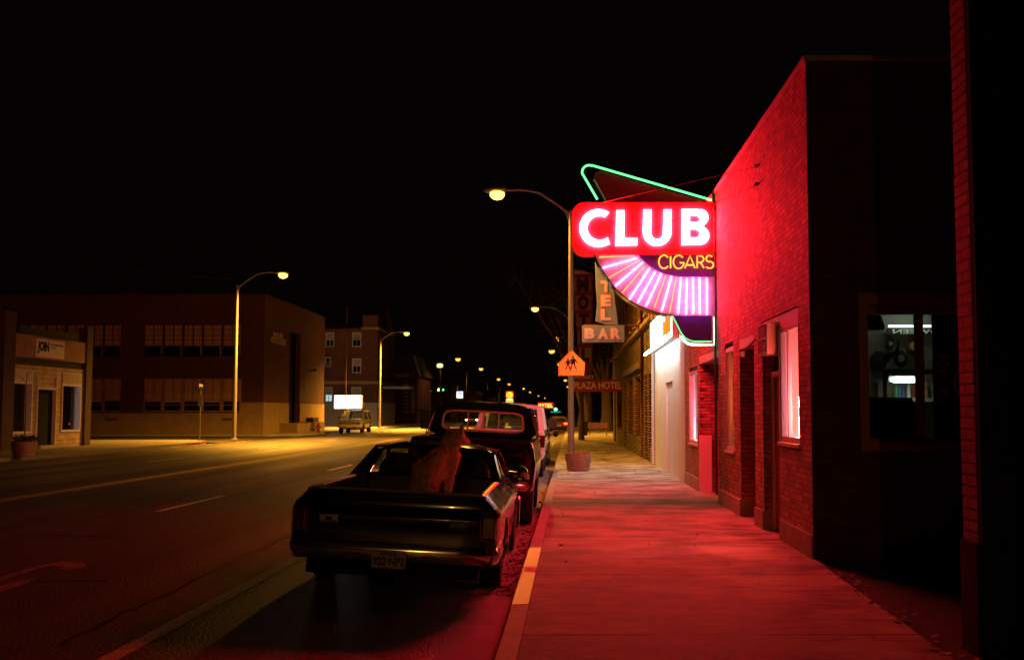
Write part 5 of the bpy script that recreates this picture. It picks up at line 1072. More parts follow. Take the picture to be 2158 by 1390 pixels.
# ------------------------------------------------------------------ dog
def dog():
    s = 11.9/FPX
    def P(px, py, Y): return at(px, py, Y)
    mb = bpy.data.metaballs.new('dogball'); mb.resolution = .022; mb.render_resolution = .022; mb.threshold = .45
    o = bpy.data.objects.new('dogball', mb); C.objects.link(o)
    def ball(p, r, e=None, q=None):
        el = mb.elements.new(); el.co = p; el.radius = r*1.02; el.stiffness = 2
    def chain(pts, n=8):
        for (p, r), (p2, r2) in zip(pts, pts[1:]):
            for i in range(n):
                t = i/n; ball(Vector(p)*(1-t)+Vector(p2)*t, r*(1-t)+r2*t)
        ball(pts[-1][0], pts[-1][1])
    Yr, Yf = 11.75, 12.02
    chain([(P(893, 1012, Yr), .150), (P(901, 994, Yr), .145), (P(914, 976, Yr+.08), .130), (P(929, 960, Yr+.16), .108), (P(943, 947, Yf), .105), (P(952, 937, Yf), .100), (P(957, 926, Yf), .105)], 5); chain([(P(941, 929, Yf), .065), (P(946, 924, Yf), .08)], 3)   # trunk and neck
    chain([(P(954, 920, Yf), .115), (P(965, 921, Yf), .120)], 3)                                                   # skull
    chain([(P(890, 1035, Yr), .150), (P(896, 1010, Yr), .155)], 4)
    chain([(P(900, 1035, Yr+.06), .100), (P(912, 1003, Yr+.1), .115), (P(938, 978, Yf), .120), (P(953, 957, Yf), .110)], 5)  # belly and chest
    chain([(P(972, 926, Yf), .058), (P(979, 929, Yf+.02), .048), (P(986, 931, Yf+.05), .040)], 6)                 # muzzle
    chain([(P(948, 972, Yf), .105), (P(947, 1000, Yf), .062), (P(945, 1030, Yf), .044), (P(942, 1075, Yf), .050), (P(945, 1098, Yf), .054)], 6)
    chain([(P(922, 978, Yf-.1), .095), (P(917, 1005, Yf-.1), .062), (P(916, 1035, Yf-.1), .046), (P(922, 1080, Yf-.1), .050), (P(925, 1102, Yf-.1), .054)], 6)
    for dx, dy in ((-8, .02), (10, -.08)):
        chain([(P(888+dx, 1030, Yr+dy), .135), (P(900+dx, 1062, Yr+dy), .090), (P(884+dx, 1085, Yr+dy), .058), (P(888+dx, 1106, Yr+dy), .052), (P(902+dx, 1109, Yr+dy), .05)], 5)
    chain([(P(878, 1030, Yr-.05), .075), (P(868, 1060, Yr-.1), .080), (P(866, 1092, Yr-.1), .06)], 6)             # tail
    chain([(P(887, 985, Yr-.02), .09), (P(884, 993, Yr-.03), .09)], 3)
    bpy.context.view_layer.update()
    me = bpy.data.meshes.new_from_object(o.evaluated_get(bpy.context.evaluated_depsgraph_get()))
    bpy.data.objects.remove(o); bpy.data.metaballs.remove(mb)
    bm = BM(); bm.from_mesh(me)
    root = obj('dog', bm, mat('dog_coat', (.80, .42, .25), .85, var=.45, vscale=7, bump=.6, bscale=50), None, smooth=True)
    tag(root, 'tan thick coated dog with pricked ears standing in the bed of the black coupe', 'dog')
    # ears
    bm = BM()
    for (bx0, by0, tx, ty, Yy) in ((944, 915, 946, 896, Yf+.02), (968, 918, 975, 893, Yf-.10)):
        t = P(tx, ty, Yy); b = P(bx0, by0, Yy); w = .048 if bx0 > 960 else .04
        ring = [b+Vector((w*math.cos(a), .03*math.sin(a), -.01+.02*math.sin(a))) for a in [k*math.pi/4 for k in range(8)]]
        mid = [b*.45+t*.55+Vector((w*.62*math.cos(a), .02*math.sin(a), 0)) for a in [k*math.pi/4 for k in range(8)]]
        tip = [t+Vector((.004*math.cos(a), .004*math.sin(a), 0)) for a in [k*math.pi/4 for k in range(8)]]
        grid(bm, [ring, mid, tip], True)
    obj('ear', bm, 'dogc' if 'dogc' in MT else root.data.materials[0], root, smooth=True)
    bm = BM(); c = P(987, 930, Yf+.06); lathe(bm, [(.001, -.012), (.013, -.006), (.014, .004), (.001, .012)], tuple(c), 8, 'x'); obj('nose', bm, 'black', root)
    bm = BM(); lathe(bm, [(.002, -.008), (.008, 0), (.002, .008)], tuple(P(972, 919, Yf-.06)), 8, 'y'); obj('eye', bm, 'black', root)
    # fur
    bm = BM(); rnd = random.Random(2); polys = list(me.polygons); vs = me.vertices
    ws_ = [p.area for p in polys]; pick = rnd.choices(polys, ws_, k=16000)
    for p in pick:
        ids = list(p.vertices); r = [rnd.random() for _ in ids]; sm = sum(r)
        c = Vector((0,0,0))
        for i, w in zip(ids, r): c += vs[i].co*(w/sm)
        n = p.normal; flow = Vector((-.35, -.15, -1)); flow = (flow-n*flow.dot(n))
        L_ = rnd.uniform(.025, .06)*(.45 if c.z > 1.42 else 1); d = (n*.55+flow*.8+Vector((rnd.uniform(-.3, .3), rnd.uniform(-.3, .3), rnd.uniform(-.3, .3)))).normalized()
        side = d.cross(n); side = side.normalized()*.004 if side.length > 1e-3 else Vector((.002, 0, 0))
        e = c+d*L_+Vector((0, 0, -.15*L_)); bm.faces.new([bm.verts.new(c-side), bm.verts.new(c+side), bm.verts.new(e)])
    bpy.data.meshes.remove(me)
    m2 = mat('dog_fur', (.86, .47, .27), .8, var=.4, vscale=14)
    o = bpy.data.meshes.new('fur'); bm.to_mesh(o); bm.free(); o.materials.append(m2); f = bpy.data.objects.new('fur', o); C.objects.link(f); f.parent = root
    for p in o.polygons: p.use_smooth = False
dog()
# ------------------------------------------------------------------ left side: storefront
SX = -22.0
jb = thing('storefront', 'small cream storefront with a JOIN board at the far left', 'shop', (SX, 47, LZ))
def jy(px): return -SX*FPX/(VPX-px)*1.0
def yz(px, py): p = atx(px, py, SX); return p.y, p.z
bm = BM()
holes = []
def rect(pa, pb): (a, d), (b, c) = yz(*pa), yz(*pb); return a, b, c, d
L1 = rect((18, 815), (64, 912)); D1 = rect((77, 831), (113, 941)); R1 = rect((130, 819), (167, 910))
L1 = (L1[0], L1[1], 1.0, 3.05); R1 = (R1[0], R1[1], 1.0, 3.05); D1 = (D1[0], D1[1], LZ, 2.75)
ya, yb_ = yz(22, 900)[0], yz(173, 900)[0]
wall(bm, 'x', SX, ya, yb_, LZ, 3.72, -.2, [L1, R1, D1]); obj('wall', bm, brick('cream_boards', (.55, .38, .22), (.50, .34, .20), (.1, .07, .05), w=1.2, h=.2, ms=.01, bump=.4, off=.3), jb)
bm = BM(); zf0, zf1 = 4.02, 4.95
box(bm, SX-.1, SX+.06, ya, yb_, zf0, zf1); obj('fascia', bm, mat('fascia_board', (.34, .18, .10), .8, var=.3, vscale=1.2), jb)
bm = BM(); box(bm, SX-.15, SX-.02, ya, yb_, 3.72, zf0); box(bm, SX-.4, SX-.1, ya+.6, yb_, zf1, 5.3); obj('black_band', bm, mat('marble_band', (.03, .025, .015), .3, var=.6), jb)
bm = BM(); bm.free(); each('brick_pier', [(SX-.3, SX+.12, yb_, yb_+.62, LZ, 5.65), (SX-.3, SX+.1, ya-.9, ya, LZ, 5.75)], 'dark_brick', jb); each('side_wall', [(SX-9, SX-.31, yb_+.3, yb_+.6, LZ, 5.3), (SX-9, SX-.31, ya-.9, ya-.6, LZ, 5.3)], 'dark_brick', jb)
bm = BM(); box(bm, SX-9, SX-.3, ya-.6, yb_+.3, 5.0, 5.2); obj('roof', bm, 'dark', jb)
for W_ in (L1, R1):
    bm = BM(); a, b, c, d = W_; t = .09
    for p in ((a, b, c-.06, c+.02), (a, b, d-.1, d), (a, a+t*.6, c+.02, d-.1), (b-t, b, c+.02, d-.1)): box(bm, SX-.24, SX+.05, p[0]+.002, p[1]-.002, p[2], p[3])
    w = obj('window', bm, 'white_paint', jb)
    lt2 = BM(); tube(lt2, [(SX-.12, a+.09, c+.15), (SX-.12, a+.09, d-.2)], .015); obj('reveal_helper_lamp', lt2, emit('reveal_helper_tube', (.55, .85, 1), 9), w)  # hidden tube added to brighten the opposite window reveal
    bm = BM(); face(bm, [(SX-.17, a+.05, c+.02), (SX-.17, b-.05, c+.02), (SX-.17, b-.05, d-.1), (SX-.17, a+.05, d-.1)]); obj('pane', bm, 'glass', w)
    bm = BM(); box(bm, SX-1.5, SX-1.4, a-.5, b+.5, .4, 3.6); box(bm, SX-1.4, SX-.25, a-.3, b+.3, .4, .5); obj('display_back', bm, 'room_dark', w)
    bm = BM(); box(bm, SX-.03, SX+.04, a, b, d+.02, d+.48)
    for k in range(14): box(bm, SX+.04, SX+.052, a+.05+(b-a-.1)*k/14, a+.05+(b-a-.1)*(k+.5)/14, d+.06, d+.44)
    obj('transom_panel', bm, 'cream_paint', w)
bm = BM(); box(bm, SX-.15, SX-.1, D1[0]+.05, D1[1]-.05, LZ+.02, D1[3]-.0); d = obj('door', bm, 'black', jb)
bm = BM(); box(bm, SX-.1, SX+.06, D1[0]-.05, D1[0]+.04, LZ, D1[3]+.55); box(bm, SX-.1, SX+.06, D1[1]-.04, D1[1]+.05, LZ, D1[3]+.55); box(bm, SX-.1, SX+.05, D1[0]+.04, D1[1]-.04, D1[3]+.0, D1[3]+.1); obj('frame', bm, 'cream_paint', d)
bm = BM(); box(bm, SX, SX+.3, D1[0]-.1, D1[1]+.1, LZ, LZ+.12); obj('step', bm, 'concrete', jb)
(a, d_), (b, c_) = yz(72, 722), yz(130, 768)
def ytext(s, y0, y1, z0, z1, x, bold=.0, thick=.01):
    bm = text_fit(s, y0, y1, z0, z1, 0, thick, bold)
    for v in bm.verts: v.co = Vector((x-v.co.y, v.co.x, v.co.z))
    return bm
bd = thing('join_board', 'white board reading JOIN mounted on the storefront fascia', 'sign', (SX+.1, a, 4.1))
bm = BM(); box(bm, SX+.065, SX+.1, a, b, 4.10, 4.86); obj('panel', bm, mat('board_white', (.80, .70, .55), .6, var=.08), bd)
w_ = b-a
obj('lettering', ytext('JOIN', a+.04*w_, a+.44*w_, 4.22, 4.76, SX+.101, .05), 'black', bd)
obj('small_lettering', ytext('US SPORTSMEN & ANGLERS', a+.5*w_, a+.95*w_, 4.62, 4.70, SX+.101, .0), 'black', bd)
obj('small_lettering', ytext('Today', a+.5*w_, a+.68*w_, 4.50, 4.58, SX+.101, .02), 'black', bd)
# ------------------------------------------------------------------ school
sb = thing('school_building', 'big two storey dark brick school with beige base on the corner', 'building', (-21.7, 80, .27))
XS, YF = -21.7, 80.0
def xz(px, py, Y=YF): p = at(px, py, Y); return p.x, p.z
gr = []
def bay(p0, p1, n): return [(p0+(p1-p0)*i/n, p0+(p1-p0)*(i+1)/n) for i in range(n)]
wins = []
for (p0, p1, n) in ((303, 510, 5), (140, 257, 3), (20, 137, 3)):
    for (t, b_, lo) in ((683, 751, 0), (797, 867, 1)):
        for a, b in bay(p0, p1, n): wins.append((xz(a, t)[0], xz(b, t)[0], xz(a, b_)[1], xz(a, t)[1], lo))
bm = BM(); hl_ = []
for (p0, p1, n) in ((303, 510, 5), (140, 257, 3), (20, 137, 3)):
    for (t, b_) in ((683, 751), (797, 867)): hl_.append((xz(p0, t)[0], xz(p1, t)[0], xz(p0, b_)[1], xz(p0, t)[1]))
TS = 10.25
wall(bm, 'y', YF, -60, XS, .2, TS, .4, hl_)
wall(bm, 'x', XS, YF+.4, 100, .2, TS, -.4, [(87.3, 90.9, .2, 8.2)]); wall(bm, 'y', 99.6, -60, XS-.4, .2, TS, .4)
obj('wall', bm, 'school_brick', sb)
bm = BM(); box(bm, -60, XS-.4, YF+.4, 99.6, TS-.5, TS-.3); obj('roof', bm, 'dark', sb)
bm = BM(); box(bm, -60.1, XS+.05, YF-.05, YF+.4, TS, TS+.12); box(bm, XS-.4, XS+.05, YF+.4, 100, TS, TS+.12); obj('coping', bm, 'dark_brick', sb)
bm = BM(); xa, xb = xz(505, 850)[0], XS
box(bm, -60, xa, YF-.06, YF-.002, .2, xz(0, 869)[1]-.03); box(bm, xa, XS+.06, YF-.06, YF-.002, .2, 2.5); box(bm, XS+.002, XS+.06, YF-.002, 87.25, .2, 2.5); box(bm, XS+.002, XS+.06, 90.95, 100, .2, 2.5)
obj('stucco_base', bm, 'beige_base', sb)
MT['vent_brown'] = mat('vent_brown', (.15, .09, .06), .7)
for px in (235, 482): x, z = xz(px, 883); each('wall_vent', [(x-.45, x+.45, YF-.09, YF-.061, z-.09, z+.09)], 'vent_brown', sb)
bm = BM(); box(bm, XS-1.3, XS-.6, 87.25, 90.95, .2, 8.2); obj('entrance_recess', bm, 'dark', sb)
MT['win_dark'] = mat('school_frame', (.06, .035, .03), .6); MT['win_light'] = mat('school_frame_light', (.40, .28, .20), .6)
rc = random.Random(11)
for (x0, x1, z0, z1, lo) in wins:
    m_ = 'win_light' if lo else 'win_dark'; bm = BM(); t = .07
    for p in ((x0, x0+t, z0, z1), (x1-t, x1, z0, z1), (x0+t, x1-t, z1-.06, z1), (x0+t, x1-t, z0, z0+.08)): box(bm, p[0]+.001, p[1]-.001, YF+.1, YF+.2, p[2], p[3])
    for f in ((.33, .52, .66, .84) if not lo else (.2, .36, .6)): box(bm, x0+t, x1-t, YF+.12, YF+.18, z0+(z1-z0)*f-.02, z0+(z1-z0)*f+.02)
    box(bm, (x0+x1)/2-.02, (x0+x1)/2+.02, YF+.12, YF+.18, z0+(z1-z0)*.36, z1-.06)
    w = obj('window', bm, m_, sb)
    bm = BM(); n = 26; zc = z0+(z1-z0)*(.34 if not lo else .28+.05*rc.random()); cut = rc.random()
    grid(bm, [[(x0+(x1-x0)*i/n, YF+.25+.04*math.sin(i*1.9+cut*6)+.03*rc.random(), z) for z in (zc, z1)] for i in range(n+1)])
    k0 = .82; grid(bm, [[(x0+(x1-x0)*(k0+.15*i/5), YF+.33+.04*math.sin(i*2), z) for z in (z0, zc)] for i in range(6)]); obj('curtain', bm, 'curtain', w)
    bm = BM(); face(bm, [(x0, YF+.39, z0), (x1, YF+.39, z0), (x1, YF+.39, z1), (x0, YF+.39, z1)]); obj('dark_room', bm, 'black', w)
yA, yB = -XS*FPX/(VPX-573), -XS*FPX/(VPX-603)
z1_, z2_ = atx(573, 698, XS).z, atx(573, 722, XS).z
obj('lettering', ytext('WHITE PINE', yA+.5, yB-.7, z1_-.45, z1_, XS+.08, .008, .018), 'gold', sb); obj('lettering', ytext('MIDDLE SCHOOL', yA, yB+.2, z2_, z2_+.45, XS+.08, .008, .018), 'gold', sb)
bm = BM(); box(bm, XS+.061, XS+1.4, 84.5, 89.0, .2, .95); box(bm, XS+.061, XS+1.2, 91.2, 95, .2, 1.0); box(bm, XS+.061, XS+1.0, 89.0, 91.2, .2, .5); obj('entrance_steps', bm, 'beige_base', sb)
bm = BM(); box(bm, XS+.3, XS+.9, 92, 94, 1.002, 1.35); tag(obj('planter_box', bm, 'dark'), 'dark planter box on the low wall beside the school entrance', 'planter')
bm = BM(); tube(bm, [(XS, 94, 5.3), (XS+.5, 94, 5.35)], .05); box(bm, XS+.4, XS+.65, 93.85, 94.15, 5.25, 5.45); obj('wall_lamp', bm, 'dark', sb)
bm = BM(); a, b = xz(248, 612, 92), xz(302, 620, 92); box(bm, a[0], b[0], 92, 94, TS-.3, a[1]); obj('rooftop_vent', bm, mat('roof_vent', (.2, .25, .22), .6), sb)
# hydrant, street name post
hy = thing('fire_hydrant', 'red fire hydrant on the kerb near the school corner', 'hydrant', (-18.6, 84, .27), world=False)
bm = BM(); lathe(bm, [(.17, 0), (.17, .05), (.11, .06), (.11, .5), (.14, .52), (.13, .6), (.08, .7), (.03, .74), (.03, .8)], (0, 0, 0), 14); obj('body', bm, mat('hydrant_red', (.45, .04, .03), .4), hy, smooth=True)
bm = BM(); lathe(bm, [(.06, -.2), (.06, .2)], (0, 0, .42), 10, 'x'); lathe(bm, [(.07, -.2), (.07, 0)], (0, 0, .42), 10, 'y'); obj('nozzle', bm, 'hydrant' if 'hydrant' in MT else 'galv', hy)
np_ = thing('street_name_post', 'thin post with small street name blades on the left corner', 'sign', (-19.4, 58.3, LZ))
x, z = at(423, 817, 58.3).x, at(423, 817, 58.3).z
bm = BM(); tube(bm, [(x, 58.3, LZ), (x, 58.3, z-.05)], .035); obj('post', bm, 'galv', np_)
bm = BM(); box(bm, x-.27, x+.27, 58.28, 58.3, z-.1, z+.06); obj('name_blade', bm, mat('blade_dark', (.02, .05, .03), .4), np_)
obj('lettering', text_fit('4TH ST', x-.2, x+.2, z-.06, z+.02, 58.275, .004, .01), 'white_paint', np_)
bm = BM(); box(bm, x-.01, x+.01, 58.0, 58.6, z+.06, z+.2); obj('name_blade', bm, 'galv', np_)
bm = BM(); box(bm, x-.12, x+.12, 58.25, 58.27, z-.95, z-.4); obj('parking_plate', bm, 'galv', np_)
# ------------------------------------------------------------------ brick block with lit windows, light box, church, low building
bb = thing('brick_block', 'three storey brick building with pale window shades beyond the school', 'building', (-21.7, 129, .27))
YB = 129.0; XB = at(795, 800, YB).x
wl = [((686, 700), (704, 731), 0), ((742, 700), (761, 731), 0), ((685, 752), (697, 772), 1), ((742, 755), (761, 786), 0), ((684, 815), (701, 847), 2), ((740, 815), (761, 845), 0)]
hs_ = []
for a, b, k in wl: (x0, z1), (x1, z0) = xz(*a, YB), xz(*b, YB); hs_.append((x0, x1, z0, z1, k))
TB = xz(700, 692, YB)[1]; TT = xz(780, 664, YB)[1]
bm = BM(); wall(bm, 'y', YB, -44, XB, .2, TB, .4, [h[:4] for h in hs_])
xt = xz(765, 664, YB)[0]; box(bm, xt, XB, YB+.002, YB+6, TB, TT)
wall(bm, 'x', XB, YB+.4, 142.5, .2, TB, -.4, [(y, y+1.1, z, z+2) for y in (132, 135, 138.5) for z in (5, 8.5)])
# gable on the street side
for s_ in (0, .4): face(bm, [(XB-s_, 130.5, TB), (XB-s_, 141, TB), (XB-s_, 139.5, TT), (XB-s_, 135.8, TT+1.4), (XB-s_, 132, TT)])
box(bm, XB-6, XB-.401, 131, 141, TB, TB+.6)
obj('wall', bm, brick('block_brick', (.20, .07, .045), (.15, .05, .035), (.16, .10, .07), w=.4, h=.13, ms=.015), bb)
bm = BM(); box(bm, -44, XB+.15, YB-.15, YB-.003, 5.05, 5.4); box(bm, XB+.003, XB+.15, YB-.003, 142.5, 5.05, 5.4); box(bm, xt-.1, XB+.15, YB-.12, YB-.003, TB-.1, TB+.15); box(bm, XB+.003, XB+.15, YB, 142.5, TB-.1, TB+.2); obj('stone_band', bm, 'beige_base', bb)
bm = BM(); box(bm, -44, XB+.05, YB-.06, YB-.003, .2, xz(0, 848, YB)[1]); box(bm, XB+.003, XB+.05, YB-.003, 142.5, .2, 2.9); obj('painted_base', bm, mat('pale_base', (.45, .45, .40), .8), bb)
for x0, x1, z0, z1, k in hs_:
    bm = BM(); t = .12
    for p in ((x0, x0+t, z0, z1), (x1-t, x1, z0, z1), (x0+t, x1-t, z1-t, z1), (x0+t, x1-t, z0, z0+t), (x0+t, x1-t, (z0+z1)/2-.04, (z0+z1)/2+.04)): box(bm, p[0]+.001, p[1]-.001, YB+.05, YB+.16, p[2], p[3])
    box(bm, (x0+x1)/2-.03, (x0+x1)/2+.03, YB+.06, YB+.15, z0+t, (z0+z1)/2-.04)
    w = obj('window', bm, 'white_paint', bb)
    if k != 1: bm = BM(); box(bm, x0+t, x1-t, YB+.18, YB+.2, (z0+z1)/2, z1-t); obj('shade', bm, mat('shade_cloth', (.5, .46, .34), .9), w)
    bm = BM(); box(bm, x0+t, x1-t, YB+.3, YB+.32, z0, z1); obj('pane', bm, emit('lit_room', (.55, .85, .9), .75) if k == 2 else 'dark_glass', w)
bm = BM(); x0, z1 = xz(810, 829, 133); box(bm, XB, XB+3.2, 133, 136.5, z1+.6, z1+.85); obj('entrance_canopy', bm, 'white_paint', bb)
lb = thing('light_box_sign', 'glowing white two panel light box sign on a post before the brick block', 'sign', (-22, 112, .27))
(x0, z1), (x1, z0) = xz(705, 833, 112), xz(762, 860, 112); bm = BM(); box(bm, x0-.06, x1+.06, 112, 112.35, z0-.06, z1+.06); obj('case', bm, 'galv', lb)
xm = x0+(x1-x0)*.4
EW = emit('light_box', (.86, 1, .90), 4.5)
for a, b in ((x0, xm-.03), (xm+.03, x1)): 
    bm = BM(); box(bm, a, b, 111.985, 111.998, z0, z1); obj('panel', bm, EW, lb)
bm = BM(); tube(bm, [(xm, 112.2, .25), (xm, 112.2, z0)], .07); tube(bm, [(xm, 112.2, z1), (xm, 112.2, z1+9)], .04); obj('post', bm, 'rust', lb)
light('sign_back_light', 'POINT', ((x0+x1)/2, 116, 3), (.55, .9, .85), 200, .5, lb)
ch = thing('church', 'small brick church with a steep gable and narrow pointed windows', 'church', (-22, 150, .27))
YC = 150.0
(xa, za), (xb, zb_) = xz(830, 790, YC), xz(878, 790, YC)
bm = BM(); zr = xz(866, 748, YC)[1]; xr_ = xz(872, 748, YC)[0]; ze = xz(880, 788, YC)[1]
prism(bm, [(xa-6, .2), (xb, .2), (xb, ze), (xa+1, ze), (xa+1, ze), (xa-6, ze)], YC, YC+16)
obj('wall', bm, 'school_brick', ch)
bm = BM(); grid(bm, [[(xa-6, YC-.1, zr), (xa-6, YC+16, zr)], [(xz(873, 748, YC)[0], YC-.1, zr), (xz(873, 748, YC)[0], YC+16, zr)], [(xb+.5, YC-.1, ze-.2), (xb+.5, YC+16, ze-.2)]])
prism(bm, [(xa-6, ze), (xb, ze), (xz(873, 748, YC)[0], zr-.1), (xa-6, zr-.1)], YC, YC+16); obj('roof', bm, mat('shingles', (.10, .06, .045), .8, var=.4, vscale=3), ch, solid=.1)
bm = BM(); tube(bm, [(xz(873, 748, YC)[0], YC-.3, zr), (xb+.55, YC-.3, ze-.25), (xb+.3, YC-.3, ze-1.6)], .16, 4); a, b = xz(832, 788, YC), xz(864, 794, YC); box(bm, a[0], b[0], YC-.5, YC-.01, b[1], a[1]); obj('trim', bm, 'cream_paint', ch)
bm = BM()
for (px, t, b_, wd) in ((871, 775, 795, 3), (871, 815, 870, 8)):
    x, z1 = xz(px, t, YC); z0 = xz(px, b_, YC)[1]; hw_ = wd/2*YC/FPX; prism(bm, [(x-hw_, z0), (x+hw_, z0), (x+hw_, z1-.9), (x, z1+.3), (x-hw_, z1-.9)], YC-.12, YC-.02)
obj('pointed_window', bm, mat('pale_window', (.45, .38, .22), .6), ch)
bm = BM()
for k in range(9): a = xz(850, 801+k*8, YC); box(bm, a[0], a[0]+.7, YC-.06, YC-.005, a[1]-.22, a[1])
obj('quoins', bm, 'beige_base', ch)
lowb = thing('low_building', 'long low beige building far behind the left lamps', 'building', (-20, 190, .27))
(x0, z1), (x1, _) = xz(868, 827, 190), xz(1002, 829, 190); bm = BM(); box(bm, x0, x1, 190, 205, .1, z1); obj('wall', bm, mat('low_wall', (.42, .26, .13), .85, var=.15, vscale=.5), lowb)
bm = BM(); a = xz(949, 812, 188); b = xz(963, 812, 188); box(bm, a[0], b[0], 188, 189.9, .1, a[1]); obj('pylon', bm, 'cream_paint', lowb)
bm = BM(); box(bm, x0-.1, x1+.1, 189.8, 205, z1, z1+.3); obj('parapet', bm, 'beige_base', lowb)
fb = thing('far_building', 'dim dark building beside the low beige one', 'building', (-14, 230, .2))
(x0, z1), (x1, _) = xz(985, 828, 230), xz(1050, 828, 230); bm = BM(); box(bm, x0, x1, 230, 245, .1, z1); obj('wall', bm, 'school_brick', fb)
bm = BM(); box(bm, x0-.2, x1+.2, 229.8, 245, z1, z1+.4); obj('parapet', bm, 'dark_brick', fb)
bm = BM(); a = xz(1026, 838, 225); b = xz(1044, 838, 225); box(bm, a[0], b[0], 225, 226, .1, a[1]); tag(obj('brick_pylon', bm, 'beige_base'), 'squat pale masonry pillar among the far lamp posts', 'pillar')
rl = thing('stair_railing', 'black metal stair railing in front of the church', 'railing', (-20, 140, .3))
bm = BM(); A = at(868, 884, 138); B = at(930, 884, 138); 
for k in range(8): x = A.x+(B.x-A.x)*k/7; zt = 1.6-.1*k*.8+.6; tube(bm, [(x, 138, .3), (x, 138, zt)], .03, 5)
tube(bm, [(A.x, 138, 2.2), (B.x, 138, 1.65)], .04, 5); obj('rail', bm, 'black', rl)
def simple_sign(name, lab, Y, px0, px1, py0, py1, em, case=None, post=True):
    t = thing(name, lab, 'sign', (at(px0, py0, Y).x, Y, .2)); (x0, z1), (x1, z0) = xz(px0, py0, Y), xz(px1, py1, Y)
    bm = BM(); box(bm, x0, x1, Y+.02, Y+.5, z0, z1); obj('case', bm, case or 'dark', t)
    if em: bm = BM(); box(bm, x0+.05, x1-.05, Y-.02, Y+.015, z0+.05, z1-.05); obj('panel', bm, em, t)
    if post: bm = BM(); tube(bm, [((x0+x1)/2, Y+.25, .1), ((x0+x1)/2, Y+.25, z0)], .12, 6); obj('post', bm, 'dark', t)
    return t, x0, x1, z0, z1
bk, x0, x1, z0, z1 = simple_sign('bank_sign', 'glowing white sign with a blue and pink corner far on the left', 175, 962, 976, 824, 839, emit('white_sign', (.85, .95, 1), 2.2))
bm = BM(); prism(bm, [(x0+.1, z1-.1), (x0+.6, z1-.1), (x0+.75, z0+.6), (x0+.45, z0+.55)], 174.96, 174.98); obj('emblem', bm, emit('emblem_pink', (.9, .3, .8), 1.2), bk)
bm = BM(); prism(bm, [(x0+.6, z1-.15), (x1-.1, z1-.25), (x1-.15, z0+.3), (x0+.75, z0+.7)], 174.95, 174.975); obj('emblem', bm, emit('emblem_blue', (.1, .55, .9), 1.2), bk)
sh_, x0, x1, z0, z1 = simple_sign('gas_station_sign', 'far red sign with a yellow disc above a yellow price panel', 235, 1066, 1082, 824, 863, None)
zmid = xz(0, 845, 235)[1]
bm = BM(); box(bm, x0, x1, 234.95, 235.01, xz(0, 839, 235)[1], z1); obj('red_panel', bm, emit('station_red', (1, .03, .01), .9), sh_)
bm = BM(); lathe(bm, [((x1-x0)*.45, -.05), (.001, -.08)], ((x0+x1)/2, 234.9, xz(0, 832, 235)[1]), 14, 'y'); obj('yellow_disc', bm, emit('station_yellow', (1, .62, .02), 1.4), sh_)
bm = BM(); box(bm, x0, x1, 234.95, 235.01, z0, xz(0, 844, 235)[1]); obj('price_panel', bm, emit('station_yellow2', (1, .62, .02), 1.2), sh_)
bm = BM(); box(bm, x0+.1, x1-.1, 234.93, 235.01, xz(0, 843, 235)[1], xz(0, 840, 235)[1]); obj('white_strip', bm, emit('station_white', (1, .9, .7), 1.5), sh_)
mo, x0, x1, z0, z1 = simple_sign('motel_sign', 'far glowing red MOTEL sign over the end of the street', 230, 1133, 1167, 847, 861, emit('motel_red', (1, .03, .01), .6))
for k, s_ in enumerate('MOTEL'):
    w_ = (x1-x0-.3)/5; obj('letter', text_fit(s_, x0+.2+w_*k, x0+.2+w_*(k+.8), z0+.3, z1-.3, 229.95, .03, .05), emit('motel_letter', (1, .28, .03), 5), mo)
gs, x0, x1, z0, z1 = simple_sign('green_canopy', 'small station canopy with a green glowing edge beyond the MOTEL sign', 300, 1160, 1182, 866, 869, emit('canopy_green', (.02, .8, .45), .5))
gl = thing('green_lamp', 'green lamp shining above the far canopy', 'lamp', (at(1171, 862, 300).x, 300, .2))
p = at(1171, 862, 300); bm = BM(); lathe(bm, [(.001, -.45), (.4, -.2), (.45, .1), (.001, .45)], tuple(p), 10); obj('globe', bm, emit('green_globe', (.1, 1, .45), 7), gl, smooth=True); bm = BM(); tube(bm, [(p.x, p.y, .1), (p.x, p.y, p.z-.4)], .08, 5); obj('post', bm, 'dark', gl)
for px, py, c_, r_, lab in ((898, 824, (.55, 1, .3), .45, 'leftmost pale green lamp beyond the low building'), (907, 824, (.05, .8, .4), .3, 'small teal lamp beside the pale green one'), (925, 821, (.6, 1, .1), .45, 'yellow green lamp just left of the third left lamp post'), (934, 821, (.05, .8, .4), .28, 'faint teal lamp just right of the third left lamp post')):
    p = at(px, py, 330); t = thing('yard_lamp', lab, 'lamp', (p.x, 330, .2)); bm = BM(); lathe(bm, [(.001, -r_), (r_*.8, -r_*.5), (r_, 0), (r_*.8, r_*.5), (.001, r_)], tuple(p), 10); obj('globe', bm, emit('yard_globe', c_, 5), t, smooth=True)
    bm = BM(); tube(bm, [(p.x, 330, .1), (p.x, 330, p.z-r_)], .1, 5); obj('post', bm, 'dark', t)
# pale lantern above the third left lamp pole
p = at(927, 770, 158); t = thing('square_lantern', 'pale lit box lantern at the top of the third left pole', 'lamp', tuple(p)); bm = BM(); lathe(bm, [(.2, -.3), (.42, -.2), (.45, .15), (.25, .3)], tuple(p), 12); obj('globe', bm, emit('lantern', (.9, .85, .35), 1.4), t)
p = at(1190, 714, 113)
